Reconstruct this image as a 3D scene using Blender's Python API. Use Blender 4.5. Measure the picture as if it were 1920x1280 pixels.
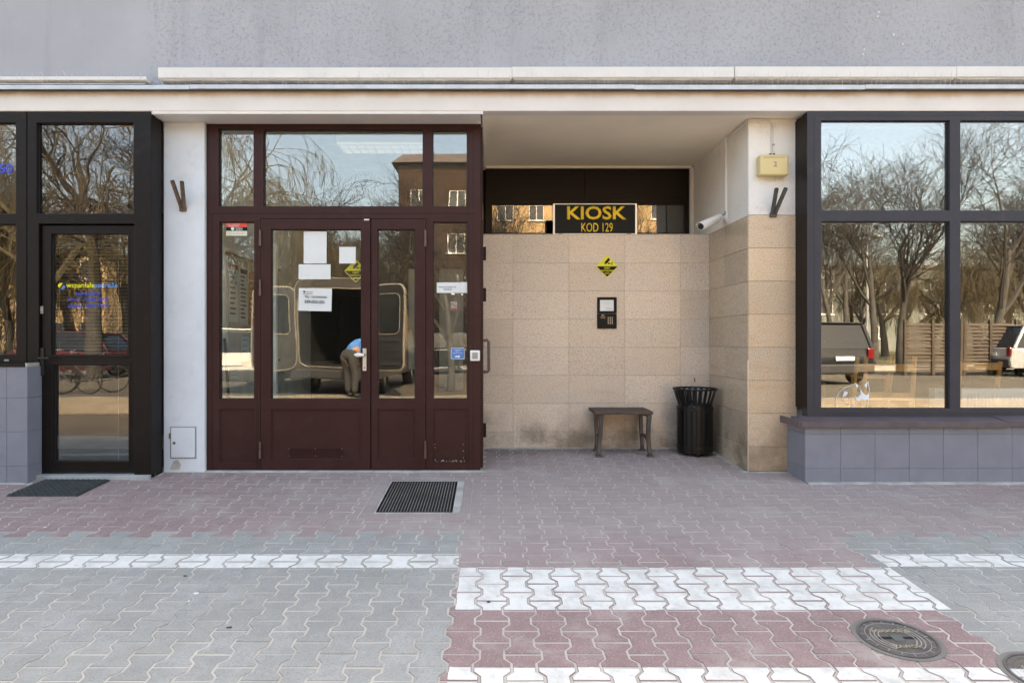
import bpy, bmesh, math, random
from mathutils import Vector, Matrix

random.seed(11)
R = math.radians
scene = bpy.context.scene
for o in list(bpy.data.objects):
    bpy.data.objects.remove(o)
COL = scene.collection

# ------------------------------------------------------------------ camera, sky, sun, exposure
F = 1200.0                       # focal length in photo pixels (photo is 1920 wide)
VX, VY, CH = 920.0, 638.0, 1.6   # vanishing point and camera height
cam_d = bpy.data.cameras.new('camera')
cam = bpy.data.objects.new('camera', cam_d)
COL.objects.link(cam)
cam.location = (0, 0, CH)
cam.rotation_euler = (R(90), 0, 0)
cam_d.sensor_width = 36.0
cam_d.lens = F / 1920 * 36
cam_d.shift_x = 40 / 1920
cam_d.shift_y = -2 / 1920
cam_d.clip_start = 0.05
cam_d.clip_end = 3000
scene.camera = cam

SUN_EL, SUN_AZ = 38.0, 12.0      # sun stands behind the building (+y), slightly to the right
world = bpy.data.worlds.new('World')
scene.world = world
world.use_nodes = True
wt = world.node_tree
wt.nodes.clear()
w_out = wt.nodes.new('ShaderNodeOutputWorld')
w_bg = wt.nodes.new('ShaderNodeBackground')
w_sky = wt.nodes.new('ShaderNodeTexSky')
w_sky.sky_type = 'NISHITA'
w_sky.sun_disc = False
w_sky.sun_elevation = R(SUN_EL)
w_sky.sun_rotation = R(SUN_AZ)
w_sky.air_density = 1.0
w_sky.dust_density = 4.0
w_sky.ozone_density = 0.7
w_bg.inputs['Strength'].default_value = 0.15
wt.links.new(w_sky.outputs[0], w_bg.inputs[0])
wt.links.new(w_bg.outputs[0], w_out.inputs[0])

sun_d = bpy.data.lights.new('sun', 'SUN')
sun_d.energy = 2.7
sun_d.angle = R(0.53)
sun_d.color = (1.0, 0.95, 0.87)
sun = bpy.data.objects.new('sun', sun_d)
COL.objects.link(sun)
sd = Vector((math.sin(R(SUN_AZ)) * math.cos(R(SUN_EL)), math.cos(R(SUN_AZ)) * math.cos(R(SUN_EL)), math.sin(R(SUN_EL))))
sun.rotation_euler = sd.to_track_quat('Z', 'Y').to_euler()
sun.location = (0, 30, 40)

vs = scene.view_settings
vs.view_transform = 'Standard'
vs.look = 'None'
vs.gamma = 1.0
vs.use_curve_mapping = False
vs.exposure = 2.75
vs.use_white_balance = True      # white balanced for open shade
vs.white_balance_temperature = 8900
vs.white_balance_tint = 10
scene.render.engine = 'CYCLES'
cy = scene.cycles
cy.use_denoising = True
cy.max_bounces = 8
cy.diffuse_bounces = 6
cy.glossy_bounces = 4
cy.transparent_max_bounces = 16
cy.sample_clamp_indirect = 6
cy.caustics_reflective = False
cy.caustics_refractive = False

# ------------------------------------------------------------------ helpers
ORG = {}

def fx(X, Z): return (X - VX) * Z / F
def fz(Y, Z): return CH + (VY - Y) * Z / F

def gz(y):
    """height of the pavement at depth y"""
    if y > 5.9: return 0.4012 + 0.045 * (y - 5.9)
    if y > 1.2: return 0.068 * y
    if y > -1.2:
        t = (1.2 - y) / 2.4
        t = t * t * (3 - 2 * t)
        return 0.0816 + (0.40 - 0.0816) * t
    return 0.40

def tag(o, label=None, cat=None, group=None, kind=None):
    if label: o['label'] = label
    if cat: o['category'] = cat
    if group: o['group'] = group
    if kind: o['kind'] = kind
    return o

def thing(name, label=None, cat=None, loc=(0, 0, 0), group=None, kind=None):
    o = bpy.data.objects.new(name, None)
    COL.objects.link(o)
    o.location = loc
    o.empty_display_size = 0.1
    ORG[o.name] = Vector(loc)
    return tag(o, label, cat, group, kind)

def sub(o, name, loc=None):
    """an Empty part below a thing"""
    e = bpy.data.objects.new(name, None)
    COL.objects.link(e)
    w = Vector(loc) if loc is not None else ORG[o.name].copy()
    e.parent = o
    e.location = w - ORG[o.name]
    ORG[e.name] = w
    return e

class MB:
    def __init__(s):
        s.v = []; s.f = []; s.m = []; s.cur = 0
    def add(s, vs_, fs):
        b = len(s.v)
        s.v.extend([tuple(p) for p in vs_])
        for f in fs:
            s.f.append(tuple(b + i for i in f)); s.m.append(s.cur)
        return s
    def box(s, x0, x1, y0, y1, z0, z1):
        return s.add([(x0, y0, z0), (x1, y0, z0), (x1, y1, z0), (x0, y1, z0), (x0, y0, z1), (x1, y0, z1), (x1, y1, z1), (x0, y1, z1)],
                     [(0, 3, 2, 1), (4, 5, 6, 7), (0, 1, 5, 4), (1, 2, 6, 5), (2, 3, 7, 6), (3, 0, 4, 7)])
    def tube(s, pts, r, n=8, caps=True):
        pts = [Vector(p) for p in pts]
        rs = r if isinstance(r, (list, tuple)) else [r] * len(pts)
        rings = []
        up = None
        for i, p in enumerate(pts):
            a = pts[max(i - 1, 0)]; b = pts[min(i + 1, len(pts) - 1)]
            d = (b - a).normalized()
            if up is None:
                up = Vector((0, 0, 1)) if abs(d.z) < 0.9 else Vector((1, 0, 0))
            u = d.cross(up)
            if u.length < 1e-5: u = d.cross(Vector((0, 1, 0.3)))
            u.normalize()
            w = u.cross(d).normalized()
            up = w
            rings.append([p + (u * math.cos(2 * math.pi * k / n) + w * math.sin(2 * math.pi * k / n)) * rs[i] for k in range(n)])
        vs_ = [q for ring in rings for q in ring]
        fs = []
        for i in range(len(pts) - 1):
            for k in range(n):
                k2 = (k + 1) % n
                fs.append((i * n + k, i * n + k2, (i + 1) * n + k2, (i + 1) * n + k))
        if caps:
            fs.append(tuple(range(n - 1, -1, -1)))
            fs.append(tuple((len(pts) - 1) * n + k for k in range(n)))
        return s.add(vs_, fs)
    def lathe(s, prof, c, n=32, axis='z', close=False):
        """prof: list of (radius, height) ; around c"""
        vs_ = []; fs = []
        for (r, h) in prof:
            for k in range(n):
                a = 2 * math.pi * k / n
                if axis == 'z': vs_.append((c[0] + r * math.cos(a), c[1] + r * math.sin(a), c[2] + h))
                elif axis == 'x': vs_.append((c[0] + h, c[1] + r * math.cos(a), c[2] + r * math.sin(a)))
                else: vs_.append((c[0] + r * math.cos(a), c[1] - h, c[2] + r * math.sin(a)))
        m = len(prof)
        for i in range(m if close else m - 1):
            j = (i + 1) % m
            for k in range(n):
                k2 = (k + 1) % n
                fs.append((i * n + k, i * n + k2, j * n + k2, j * n + k))
        if not close:
            fs.append(tuple(range(n - 1, -1, -1)))
            fs.append(tuple((m - 1) * n + k for k in range(n)))
        return s.add(vs_, fs)
    def prism(s, poly, h0, h1, axis='z'):
        """polygon (a,b) extruded h0..h1; axis z:(x,y) y:(x,z) x:(y,z)"""
        n = len(poly)
        def P(a, b, h):
            return (a, b, h) if axis == 'z' else ((a, h, b) if axis == 'y' else (h, a, b))
        vs_ = [P(a, b, h0) for a, b in poly] + [P(a, b, h1) for a, b in poly]
        fs = [tuple(range(n - 1, -1, -1)), tuple(range(n, 2 * n))] + [(i, (i + 1) % n, n + (i + 1) % n, n + i) for i in range(n)]
        return s.add(vs_, fs)
    def plate(s, x0, x1, z0, z1, y0, y1, holes):
        """flat plate in the x-z plane (front y0, back y1) with rectangular holes; shared vertices"""
        xs = sorted(set([x0, x1] + [h[0] for h in holes] + [h[1] for h in holes]))
        zs = sorted(set([z0, z1] + [h[2] for h in holes] + [h[3] for h in holes]))
        nx, nz = len(xs) - 1, len(zs) - 1
        def solid(i, j):
            if i < 0 or j < 0 or i >= nx or j >= nz: return False
            cx, cz = (xs[i] + xs[i + 1]) / 2, (zs[j] + zs[j + 1]) / 2
            return not any(h[0] < cx < h[1] and h[2] < cz < h[3] for h in holes)
        vi = {}
        vs_ = []; fs = []
        def V(i, j, b):
            k = (i, j, b)
            if k not in vi:
                vi[k] = len(vs_); vs_.append((xs[i], y1 if b else y0, zs[j]))
            return vi[k]
        for i in range(nx):
            for j in range(nz):
                if not solid(i, j): continue
                fs.append((V(i, j, 0), V(i + 1, j, 0), V(i + 1, j + 1, 0), V(i, j + 1, 0)))
                fs.append((V(i, j, 1), V(i, j + 1, 1), V(i + 1, j + 1, 1), V(i + 1, j, 1)))
                if not solid(i - 1, j): fs.append((V(i, j, 0), V(i, j + 1, 0), V(i, j + 1, 1), V(i, j, 1)))
                if not solid(i + 1, j): fs.append((V(i + 1, j, 0), V(i + 1, j, 1), V(i + 1, j + 1, 1), V(i + 1, j + 1, 0)))
                if not solid(i, j - 1): fs.append((V(i, j, 0), V(i, j, 1), V(i + 1, j, 1), V(i + 1, j, 0)))
                if not solid(i, j + 1): fs.append((V(i, j + 1, 0), V(i + 1, j + 1, 0), V(i + 1, j + 1, 1), V(i, j + 1, 1)))
        return s.add(vs_, fs)
    def mesh(s, name, mats, origin=(0, 0, 0), smooth=False):
        me = bpy.data.meshes.new(name)
        o = Vector(origin)
        me.from_pydata([tuple(Vector(p) - o) for p in s.v], [], s.f)
        mats = mats if isinstance(mats, (list, tuple)) else [mats]
        for m in mats: me.materials.append(m)
        if len(mats) > 1: me.polygons.foreach_set('material_index', s.m)
        if smooth: me.polygons.foreach_set('use_smooth', [True] * len(me.polygons))
        me.update()
        return me
    def build(s, name, mats, parent=None, label=None, cat=None, group=None, kind=None, bev=0, smooth=False, seg=2, origin=None):
        if origin is None:
            xs = [p[0] for p in s.v]; ys = [p[1] for p in s.v]; zs = [p[2] for p in s.v]
            origin = ((min(xs) + max(xs)) / 2, (min(ys) + max(ys)) / 2, min(zs))
        me = s.mesh(name, mats, origin, smooth)
        bm = bmesh.new(); bm.from_mesh(me)
        bmesh.ops.recalc_face_normals(bm, faces=bm.faces)
        bm.to_mesh(me); bm.free()
        o = bpy.data.objects.new(name, me)
        COL.objects.link(o)
        o.location = origin
        if parent is not None:
            o.parent = parent
            o.location = Vector(origin) - ORG[parent.name]
        ORG[o.name] = Vector(origin)
        if smooth:
            try:
                me.set_sharp_from_angle(angle=R(40))
            except Exception:
                pass
        if bev:
            b = o.modifiers.new('edge', 'BEVEL')
            b.width = bev; b.segments = seg; b.limit_method = 'ANGLE'; b.angle_limit = R(40)
            b.use_clamp_overlap = True
        return tag(o, label, cat, group, kind)

def copy_tree(o, parent=None):
    c = o.copy()
    COL.objects.link(c)
    if parent is not None:
        c.parent = parent
    for ch in list(o.children):
        copy_tree(ch, c)
    return c

def text(s, width, x, z, mat, parent, bold=0.0, name='lettering', height=None, extrude=0.0006, rot=None, sx=1.0, y=None):
    """flat lettering facing -y, centred on (x,z); scaled so that it is `width` wide (or `height` tall)"""
    if y is None: y = yt
    cu = bpy.data.curves.new('txt', 'FONT')
    cu.body = s; cu.size = 1.0; cu.offset = bold; cu.resolution_u = 3
    to = bpy.data.objects.new('txt', cu)
    COL.objects.link(to)
    bpy.context.view_layer.update()
    dg = bpy.context.evaluated_depsgraph_get()
    me = bpy.data.meshes.new_from_object(to.evaluated_get(dg))
    bpy.data.objects.remove(to)
    bpy.data.curves.remove(cu)
    xs = [v.co.x for v in me.vertices]; ys = [v.co.y for v in me.vertices]
    w = max(xs) - min(xs); h = max(ys) - min(ys)
    cx, cyy = (max(xs) + min(xs)) / 2, (max(ys) + min(ys)) / 2
    if height and width: kx, ky = width / w, height / h
    elif height: ky = height / h; kx = ky * sx
    else: kx = width / w; ky = kx / sx
    for v in me.vertices:
        a = (v.co.x - cx) * kx; b = (v.co.y - cyy) * ky
        v.co = (a, 0, b)
    me.materials.clear(); me.materials.append(mat)
    me.name = name
    bm = bmesh.new(); bm.from_mesh(me)
    r = bmesh.ops.extrude_face_region(bm, geom=list(bm.faces))
    bmesh.ops.translate(bm, verts=[e for e in r['geom'] if isinstance(e, bmesh.types.BMVert)], vec=(0, -extrude, 0))
    bmesh.ops.recalc_face_normals(bm, faces=bm.faces)
    bm.to_mesh(me); bm.free()
    o = bpy.data.objects.new(name, me)
    COL.objects.link(o)
    o.location = (x, y, z)
    if rot: o.rotation_euler = rot
    if parent is not None:
        o.parent = parent
        o.location = Vector((x, y, z)) - ORG[parent.name]
    ORG[o.name] = Vector((x, y, z))
    return o

# ------------------------------------------------------------------ materials
def nd(nt, typ, ins=None, **props):
    n = nt.nodes.new(typ)
    for k, v in props.items(): setattr(n, k, v)
    for k, v in (ins or {}).items():
        if isinstance(v, bpy.types.NodeSocket): nt.links.new(v, n.inputs[k])
        else: n.inputs[k].default_value = v
    return n

def c4(c): return (c[0], c[1], c[2], 1.0)

def mixc(nt, f, a, b, blend='MIX'):
    n = nt.nodes.new('ShaderNodeMix'); n.data_type = 'RGBA'; n.blend_type = blend
    for i, v in ((0, f), (6, a), (7, b)):
        if isinstance(v, bpy.types.NodeSocket): nt.links.new(v, n.inputs[i])
        elif i == 0: n.inputs[0].default_value = v
        else: n.inputs[i].default_value = c4(v)
    return n.outputs[2]

def math_(nt, op, a, b=None, c=None, clamp=False):
    n = nt.nodes.new('ShaderNodeMath'); n.operation = op; n.use_clamp = clamp
    for i, v in enumerate((a, b, c)):
        if v is None: continue
        if isinstance(v, bpy.types.NodeSocket): nt.links.new(v, n.inputs[i])
        else: n.inputs[i].default_value = v
    return n.outputs[0]

def rng(nt, v, a, b, c=0.0, d=1.0):
    n = nd(nt, 'ShaderNodeMapRange', {0: v, 1: a, 2: b, 3: c, 4: d}, interpolation_type='SMOOTHSTEP')
    return n.outputs[0]

def noise(nt, vec, scale, detail=2.0, rough=0.5, dist=0.0):
    n = nd(nt, 'ShaderNodeTexNoise', {'Vector': vec, 'Scale': scale, 'Detail': detail, 'Roughness': rough, 'Distortion': dist})
    return n.outputs[0]

def new_mat(name):
    m = bpy.data.materials.new(name)
    m.use_nodes = True
    nt = m.node_tree
    bs = nt.nodes['Principled BSDF']
    pos = nt.nodes.new('ShaderNodeNewGeometry').outputs['Position']
    return m, nt, bs, pos

def bump(nt, bs, h, strength=0.3, dist=0.005):
    b = nd(nt, 'ShaderNodeBump', {'Strength': strength, 'Distance': dist, 'Height': h})
    nt.links.new(b.outputs[0], bs.inputs['Normal'])

def M(name, col, rough=0.5, metal=0.0, var=0.12, vs_=4.0, bmp=0.0, bs_=60.0, spec=0.5, dirt=0.0, dcol=(0.1, 0.09, 0.08), coat=0.0):
    m, nt, bs, pos = new_mat(name)
    n1 = noise(nt, pos, vs_, 4, 0.6)
    f = rng(nt, n1, 0.3, 0.7)
    c = mixc(nt, f, tuple(x * (1 - var) for x in col), tuple(min(1, x * (1 + var)) for x in col))
    if dirt:
        n2 = noise(nt, pos, vs_ * 2.7, 6, 0.7)
        c = mixc(nt, math_(nt, 'MULTIPLY', rng(nt, n2, 0.52, 0.72), dirt), c, dcol)
    nt.links.new(c, bs.inputs['Base Color'])
    r = math_(nt, 'ADD', rough - 0.06, math_(nt, 'MULTIPLY', n1, 0.12))
    nt.links.new(r, bs.inputs['Roughness'])
    bs.inputs['Metallic'].default_value = metal
    bs.inputs['Specular IOR Level'].default_value = spec
    bs.inputs['Coat Weight'].default_value = coat
    if bmp: bump(nt, bs, noise(nt, pos, bs_, 3, 0.6), bmp, 0.004)
    return m

def glass(name, r0=0.1, tint=(0.86, 0.89, 0.88), wav=0.0, wscale=1.4, rough=0.0):
    """thin pane: mirror reflection by angle over a see-through body"""
    m = bpy.data.materials.new(name); m.use_nodes = True
    nt = m.node_tree; nt.nodes.clear()
    out = nt.nodes.new('ShaderNodeOutputMaterial')
    tr = nd(nt, 'ShaderNodeBsdfTransparent', {'Color': c4(tint)})
    gl = nd(nt, 'ShaderNodeBsdfGlossy', {'Color': (1, 1, 1, 1), 'Roughness': rough})
    lw = nd(nt, 'ShaderNodeLayerWeight', {'Blend': 0.5})
    p5 = math_(nt, 'POWER', lw.outputs['Facing'], 5.0)
    fac = math_(nt, 'ADD', r0, math_(nt, 'MULTIPLY', p5, 1 - r0))
    mx = nd(nt, 'ShaderNodeMixShader', {0: fac, 1: tr.outputs[0], 2: gl.outputs[0]})
    nt.links.new(mx.outputs[0], out.inputs[0])
    if wav:
        pos = nt.nodes.new('ShaderNodeNewGeometry').outputs['Position']
        b = nd(nt, 'ShaderNodeBump', {'Strength': 1.0, 'Distance': wav, 'Height': noise(nt, pos, wscale, 1, 0.4)})
        nt.links.new(b.outputs[0], gl.inputs['Normal'])
    return m

def stucco(name, col, line=0.42, fine=0.3, cover=0.5, scale=62.0, left=None, dark=(0.12, 0.12, 0.13)):
    """roughcast with worm-like scratches"""
    m, nt, bs, pos = new_mat(name)
    warp = nd(nt, 'ShaderNodeTexNoise', {'Vector': pos, 'Scale': 9.0, 'Detail': 2.0})
    sc = nd(nt, 'ShaderNodeVectorMath', {0: warp.outputs[1], 'Scale': 0.08}, operation='SCALE')
    v3 = nd(nt, 'ShaderNodeVectorMath', {0: pos, 1: sc.outputs[0]}, operation='ADD').outputs[0]
    n1 = noise(nt, v3, scale, 1.5, 0.5, 0.6)
    d = math_(nt, 'ABSOLUTE', math_(nt, 'SUBTRACT', n1, 0.5))
    worm = rng(nt, d, 0.0, 0.045, 1.0, 0.0)
    gate = rng(nt, noise(nt, pos, 33.0, 2), 0.47, 0.57)
    area = rng(nt, noise(nt, pos, 1.7, 4, 0.65), 0.56 - cover * 0.35, 0.86 - cover * 0.35)
    w = math_(nt, 'MULTIPLY', math_(nt, 'MULTIPLY', worm, gate), area)
    if left is not None:
        xyz = nd(nt, 'ShaderNodeSeparateXYZ', {0: pos})
        w = math_(nt, 'MULTIPLY', w, rng(nt, math_(nt, 'ADD', xyz.outputs[0], math_(nt, 'MULTIPLY', noise(nt, pos, 6, 3), 0.12)), left, left + 0.06, 0.04, 1.0))
    big = noise(nt, pos, 0.9, 5, 0.6)
    c = mixc(nt, rng(nt, big, 0.3, 0.7), tuple(x * 0.93 for x in col), tuple(x * 1.06 for x in col))
    st = nd(nt, 'ShaderNodeMapping', {'Vector': pos, 'Scale': (5.0, 5.0, 0.5)})
    c = mixc(nt, math_(nt, 'MULTIPLY', rng(nt, noise(nt, st.outputs[0], 1.0, 5, 0.65), 0.52, 0.75), 0.4), c, tuple(x * 0.72 for x in col))
    c = mixc(nt, math_(nt, 'MULTIPLY', w, line), c, dark)
    nt.links.new(c, bs.inputs['Base Color'])
    bs.inputs['Roughness'].default_value = 0.9
    bs.inputs['Specular IOR Level'].default_value = 0.2
    h = math_(nt, 'SUBTRACT', math_(nt, 'MULTIPLY', noise(nt, pos, 110, 3), fine), w)
    bump(nt, bs, h, 0.5, 0.006)
    return m

def granite(name, a, b, speck=(0.13, 0.095, 0.065), grime=0.0):
    m, nt, bs, pos = new_mat(name)
    tone = nd(nt, 'ShaderNodeAttribute', attribute_type='OBJECT', attribute_name='tone').outputs['Fac']
    warm = nd(nt, 'ShaderNodeAttribute', attribute_type='OBJECT', attribute_name='warm').outputs['Fac']
    off = nd(nt, 'ShaderNodeCombineXYZ', {0: math_(nt, 'MULTIPLY', tone, 13.0), 1: 0.0, 2: math_(nt, 'MULTIPLY', warm, 7.0)}).outputs[0]
    p2 = nd(nt, 'ShaderNodeVectorMath', {0: pos, 1: off}, operation='ADD').outputs[0]
    big = noise(nt, p2, 2.2, 5, 0.6, 0.8)
    f = math_(nt, 'ADD', rng(nt, big, 0.3, 0.72), math_(nt, 'MULTIPLY', warm, 0.55), clamp=True)
    c = mixc(nt, f, a, b)
    streak = nd(nt, 'ShaderNodeMapping', {'Vector': p2, 'Rotation': (0, R(35), 0), 'Scale': (1.2, 1.2, 7.0)})
    c = mixc(nt, math_(nt, 'MULTIPLY', rng(nt, noise(nt, streak.outputs[0], 1.3, 4, 0.6), 0.53, 0.78), 0.5), c, tuple(x * y for x, y in zip(b, (0.82, 0.70, 0.55))))
    s1 = rng(nt, noise(nt, pos, 118, 2.0, 0.6), 0.535, 0.635)
    c = mixc(nt, math_(nt, 'MULTIPLY', s1, 0.6), c, speck)
    s2 = rng(nt, noise(nt, p2, 85, 2, 0.6), 0.58, 0.66)
    c = mixc(nt, math_(nt, 'MULTIPLY', s2, 0.35), c, (0.68, 0.60, 0.50))
    br = math_(nt, 'ADD', 1.0, math_(nt, 'MULTIPLY', tone, 0.09))
    c = mixc(nt, 1.0, c, nd(nt, 'ShaderNodeCombineColor', {0: br, 1: br, 2: br}).outputs[0], 'MULTIPLY')
    if grime:
        xyz = nd(nt, 'ShaderNodeSeparateXYZ', {0: pos})
        g = math_(nt, 'MULTIPLY', rng(nt, noise(nt, pos, 2.6, 6, 0.65), 0.36, 0.64), rng(nt, math_(nt, 'ADD', xyz.outputs[2], math_(nt, 'MULTIPLY', noise(nt, pos, 3.0, 3), 0.5)), 0.75, 1.25, 1.0, 0.0))
        c = mixc(nt, math_(nt, 'MULTIPLY', g, grime), c, (0.16, 0.125, 0.085))
    nt.links.new(c, bs.inputs['Base Color'])
    bs.inputs['Roughness'].default_value = 0.2
    bs.inputs['Specular IOR Level'].default_value = 0.5
    bump(nt, bs, noise(nt, pos, 140, 2), 0.12, 0.002)
    return m

PAINT = [(-60.0, -0.193, 3.786, 3.985), (2.362, 60.0, 3.80, 3.985), (-0.181, 2.362, 3.276, 3.787), (-0.181, 2.52, 2.20, 2.767)]

def paver_mat(name, a, b, dirtc, dirt=0.35, path=False):
    m, nt, bs, pos = new_mat(name)
    xyz = nd(nt, 'ShaderNodeSeparateXYZ', {0: pos})
    nrm = nd(nt, 'ShaderNodeSeparateXYZ', {0: nt.nodes.new('ShaderNodeNewGeometry').outputs['Normal']}).outputs[2]
    t1 = nd(nt, 'ShaderNodeAttribute', attribute_type='OBJECT', attribute_name='tone').outputs['Fac']
    t2 = nd(nt, 'ShaderNodeAttribute', attribute_type='GEOMETRY', attribute_name='tone').outputs['Fac']
    tone = math_(nt, 'ADD', t1, t2)
    f = math_(nt, 'ADD', rng(nt, noise(nt, pos, 1.3, 4, 0.6), 0.3, 0.7), math_(nt, 'MULTIPLY', tone, 0.45), clamp=True)
    c = mixc(nt, f, a, b)
    c = mixc(nt, rng(nt, noise(nt, pos, 8.0, 8, 0.72), 0.38, 0.62, 0.30, 0.0), c, tuple(x * 0.62 for x in a))
    gr = noise(nt, pos, 105, 3, 0.75)
    c = mixc(nt, rng(nt, gr, 0.52, 0.66, 0.0, 0.55), c, tuple(x * 0.55 for x in a))
    c = mixc(nt, rng(nt, noise(nt, pos, 120, 2, 0.7), 0.56, 0.68, 0.0, 0.35), c, (0.55, 0.53, 0.49))
    c = mixc(nt, math_(nt, 'MULTIPLY', rng(nt, noise(nt, pos, 2.8, 7, 0.72), 0.47, 0.7), dirt), c, dirtc)
    if path:     # greyed by feet along the way into the alcove
        w = math_(nt, 'MULTIPLY', rng(nt, math_(nt, 'ADD', xyz.outputs[1], math_(nt, 'MULTIPLY', noise(nt, pos, 1.5, 3), 1.2)), 3.7, 5.2),
                  rng(nt, math_(nt, 'ABSOLUTE', math_(nt, 'SUBTRACT', math_(nt, 'ADD', xyz.outputs[0], math_(nt, 'MULTIPLY', noise(nt, pos, 1.1, 3), 1.5)), 2.0)), 1.9, 3.6, 1.0, 0.15))
        c = mixc(nt, math_(nt, 'MULTIPLY', w, 0.45), c, (0.40, 0.36, 0.345))
    # old gum and bird droppings
    vo = nd(nt, 'ShaderNodeTexVoronoi', {'Vector': pos, 'Scale': 3.2, 'Randomness': 1.0})
    spot = math_(nt, 'MULTIPLY', rng(nt, vo.outputs['Distance'], 0.035, 0.055, 1.0, 0.0), 0.55)
    vc = nd(nt, 'ShaderNodeSeparateColor', {0: vo.outputs['Color']})
    spot = math_(nt, 'MULTIPLY', spot, rng(nt, vc.outputs[0], 0.5, 0.55))
    c = mixc(nt, spot, c, mixc(nt, rng(nt, vc.outputs[1], 0.6, 0.62), (0.17, 0.16, 0.155), (0.6, 0.58, 0.55)))
    gm = math_(nt, 'MULTIPLY', rng(nt, math_(nt, 'ADD', xyz.outputs[1], math_(nt, 'MULTIPLY', noise(nt, pos, 4, 5, .65), .7)), 6.75, 7.25), 0.6)
    c = mixc(nt, gm, c, (0.13, 0.115, 0.105))
    # painted white bands
    jit = math_(nt, 'MULTIPLY', math_(nt, 'SUBTRACT', noise(nt, pos, 30, 3), 0.5), 0.012)
    X = math_(nt, 'ADD', xyz.outputs[0], jit); Y = math_(nt, 'ADD', xyz.outputs[1], jit)
    mask = None
    for (x0, x1, y0, y1) in PAINT:
        e = math_(nt, 'MULTIPLY', math_(nt, 'MULTIPLY', math_(nt, 'GREATER_THAN', X, x0), math_(nt, 'LESS_THAN', X, x1)),
                  math_(nt, 'MULTIPLY', math_(nt, 'GREATER_THAN', Y, y0), math_(nt, 'LESS_THAN', Y, y1)))
        mask = e if mask is None else math_(nt, 'MAXIMUM', mask, e)
    wear = rng(nt, noise(nt, pos, 22, 7, 0.78), 0.61, 0.73, 1.0, 0.15)
    mask = math_(nt, 'MULTIPLY', math_(nt, 'MULTIPLY', mask, wear), rng(nt, nrm, 0.86, 0.95))
    pc = mixc(nt, rng(nt, noise(nt, pos, 5.5, 8, 0.75), 0.40, 0.68), (0.70, 0.695, 0.665), (0.52, 0.51, 0.48))
    c = mixc(nt, mask, c, pc)
    nt.links.new(c, bs.inputs['Base Color'])
    bs.inputs['Roughness'].default_value = 0.85
    bs.inputs['Specular IOR Level'].default_value = 0.25
    bump(nt, bs, gr, 0.35, 0.003)
    return m

def sheetmix(name, col, lines, ink=(0.1, 0.1, 0.12)):
    return M(name, col, 0.7, var=0.03)

m_stucco = stucco('grey roughcast', (0.385, 0.40, 0.44), left=-3.03, cover=0.95)
m_plaster = stucco('white rough plaster', (0.82, 0.81, 0.79), line=0.4, cover=0.6, scale=22, dark=(0.45, 0.44, 0.42))
m_white = M('off white paint', (0.72, 0.70, 0.68), 0.75, var=0.05, vs_=1.5, bmp=0.12, bs_=40, dirt=0.12, dcol=(0.5, 0.44, 0.36))
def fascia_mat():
    m, nt, bs, pos = new_mat('white fascia paint with rust stain and shade band')
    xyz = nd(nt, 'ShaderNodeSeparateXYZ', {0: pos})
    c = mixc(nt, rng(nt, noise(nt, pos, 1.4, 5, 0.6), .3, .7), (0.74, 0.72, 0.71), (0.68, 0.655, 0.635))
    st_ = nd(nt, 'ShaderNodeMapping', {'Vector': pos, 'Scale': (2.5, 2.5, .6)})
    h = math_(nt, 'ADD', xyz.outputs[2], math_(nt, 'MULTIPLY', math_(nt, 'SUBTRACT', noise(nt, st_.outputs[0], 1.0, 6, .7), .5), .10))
    c = mixc(nt, math_(nt, 'MULTIPLY', rng(nt, h, 3.715, 3.80), 0.95), c, (0.50, 0.36, 0.245))  # ochre band: rust stain with the flashing's shade painted in
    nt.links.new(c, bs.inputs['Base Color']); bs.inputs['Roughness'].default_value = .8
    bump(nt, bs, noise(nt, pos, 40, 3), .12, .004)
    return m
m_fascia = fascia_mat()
m_pillar = M('pale grey painted render', (0.63, 0.68, 0.735), 0.7, var=0.06, vs_=2, bmp=0.15, bs_=18, dirt=0.25, dcol=(0.45, 0.47, 0.48))
m_ceil = M('cream ceiling paint', (0.88, 0.82, 0.71), 0.85, var=0.05, vs_=1.2, bmp=0.1, bs_=30)
m_brown = M('brown coated aluminium', (0.042, 0.015, 0.0145), 0.4, var=0.08, vs_=3, spec=0.2, dirt=0.22, dcol=(0.075, 0.048, 0.042))
m_dark = M('dark brown coated aluminium', (0.009, 0.006, 0.006), 0.42, var=0.08, vs_=3, spec=0.2, dirt=0.08, dcol=(0.09, 0.08, 0.075))
m_vdark = M('blackish brown coated aluminium', (0.007, 0.004, 0.0035), 0.45, var=0.1, spec=0.25)
m_grey = M('anthracite coated aluminium', (0.045, 0.045, 0.056), 0.45, var=0.05, vs_=2, spec=0.22, dirt=0.08, dcol=(0.16, 0.16, 0.17))
m_gasket = M('black rubber gasket', (0.012, 0.012, 0.013), 0.6)
m_tile = M('grey stoneware tile', (0.20, 0.21, 0.255), 0.5, var=0.06, vs_=6, dirt=0.14, dcol=(0.25, 0.25, 0.25), bmp=0.05, bs_=160)
m_grout = M('tile grout', (0.225, 0.23, 0.26), 0.9)
m_sill = M('purple brown sheet metal', (0.11, 0.085, 0.095), 0.45, metal=0.0, var=0.15, vs_=8)
m_zinc = M('weathered zinc flashing', (0.50, 0.545, 0.585), 0.5, metal=0.15, var=0.1, vs_=5, dirt=0.2, dcol=(0.35, 0.36, 0.36))
m_trough = M('white sheet metal', (0.68, 0.675, 0.66), 0.5, var=0.04, vs_=3, dirt=0.16, dcol=(0.6, 0.55, 0.46))
m_trough2 = M('warm underside metal', (0.70, 0.66, 0.62), 0.7, var=0.12, vs_=7)  # slightly warmer tone than the trough face
m_wire = M('pale plastic spikes', (0.62, 0.60, 0.55), 0.5)
m_steel = M('brushed steel', (0.62, 0.60, 0.58), 0.35, metal=0.8, var=0.05)
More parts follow.
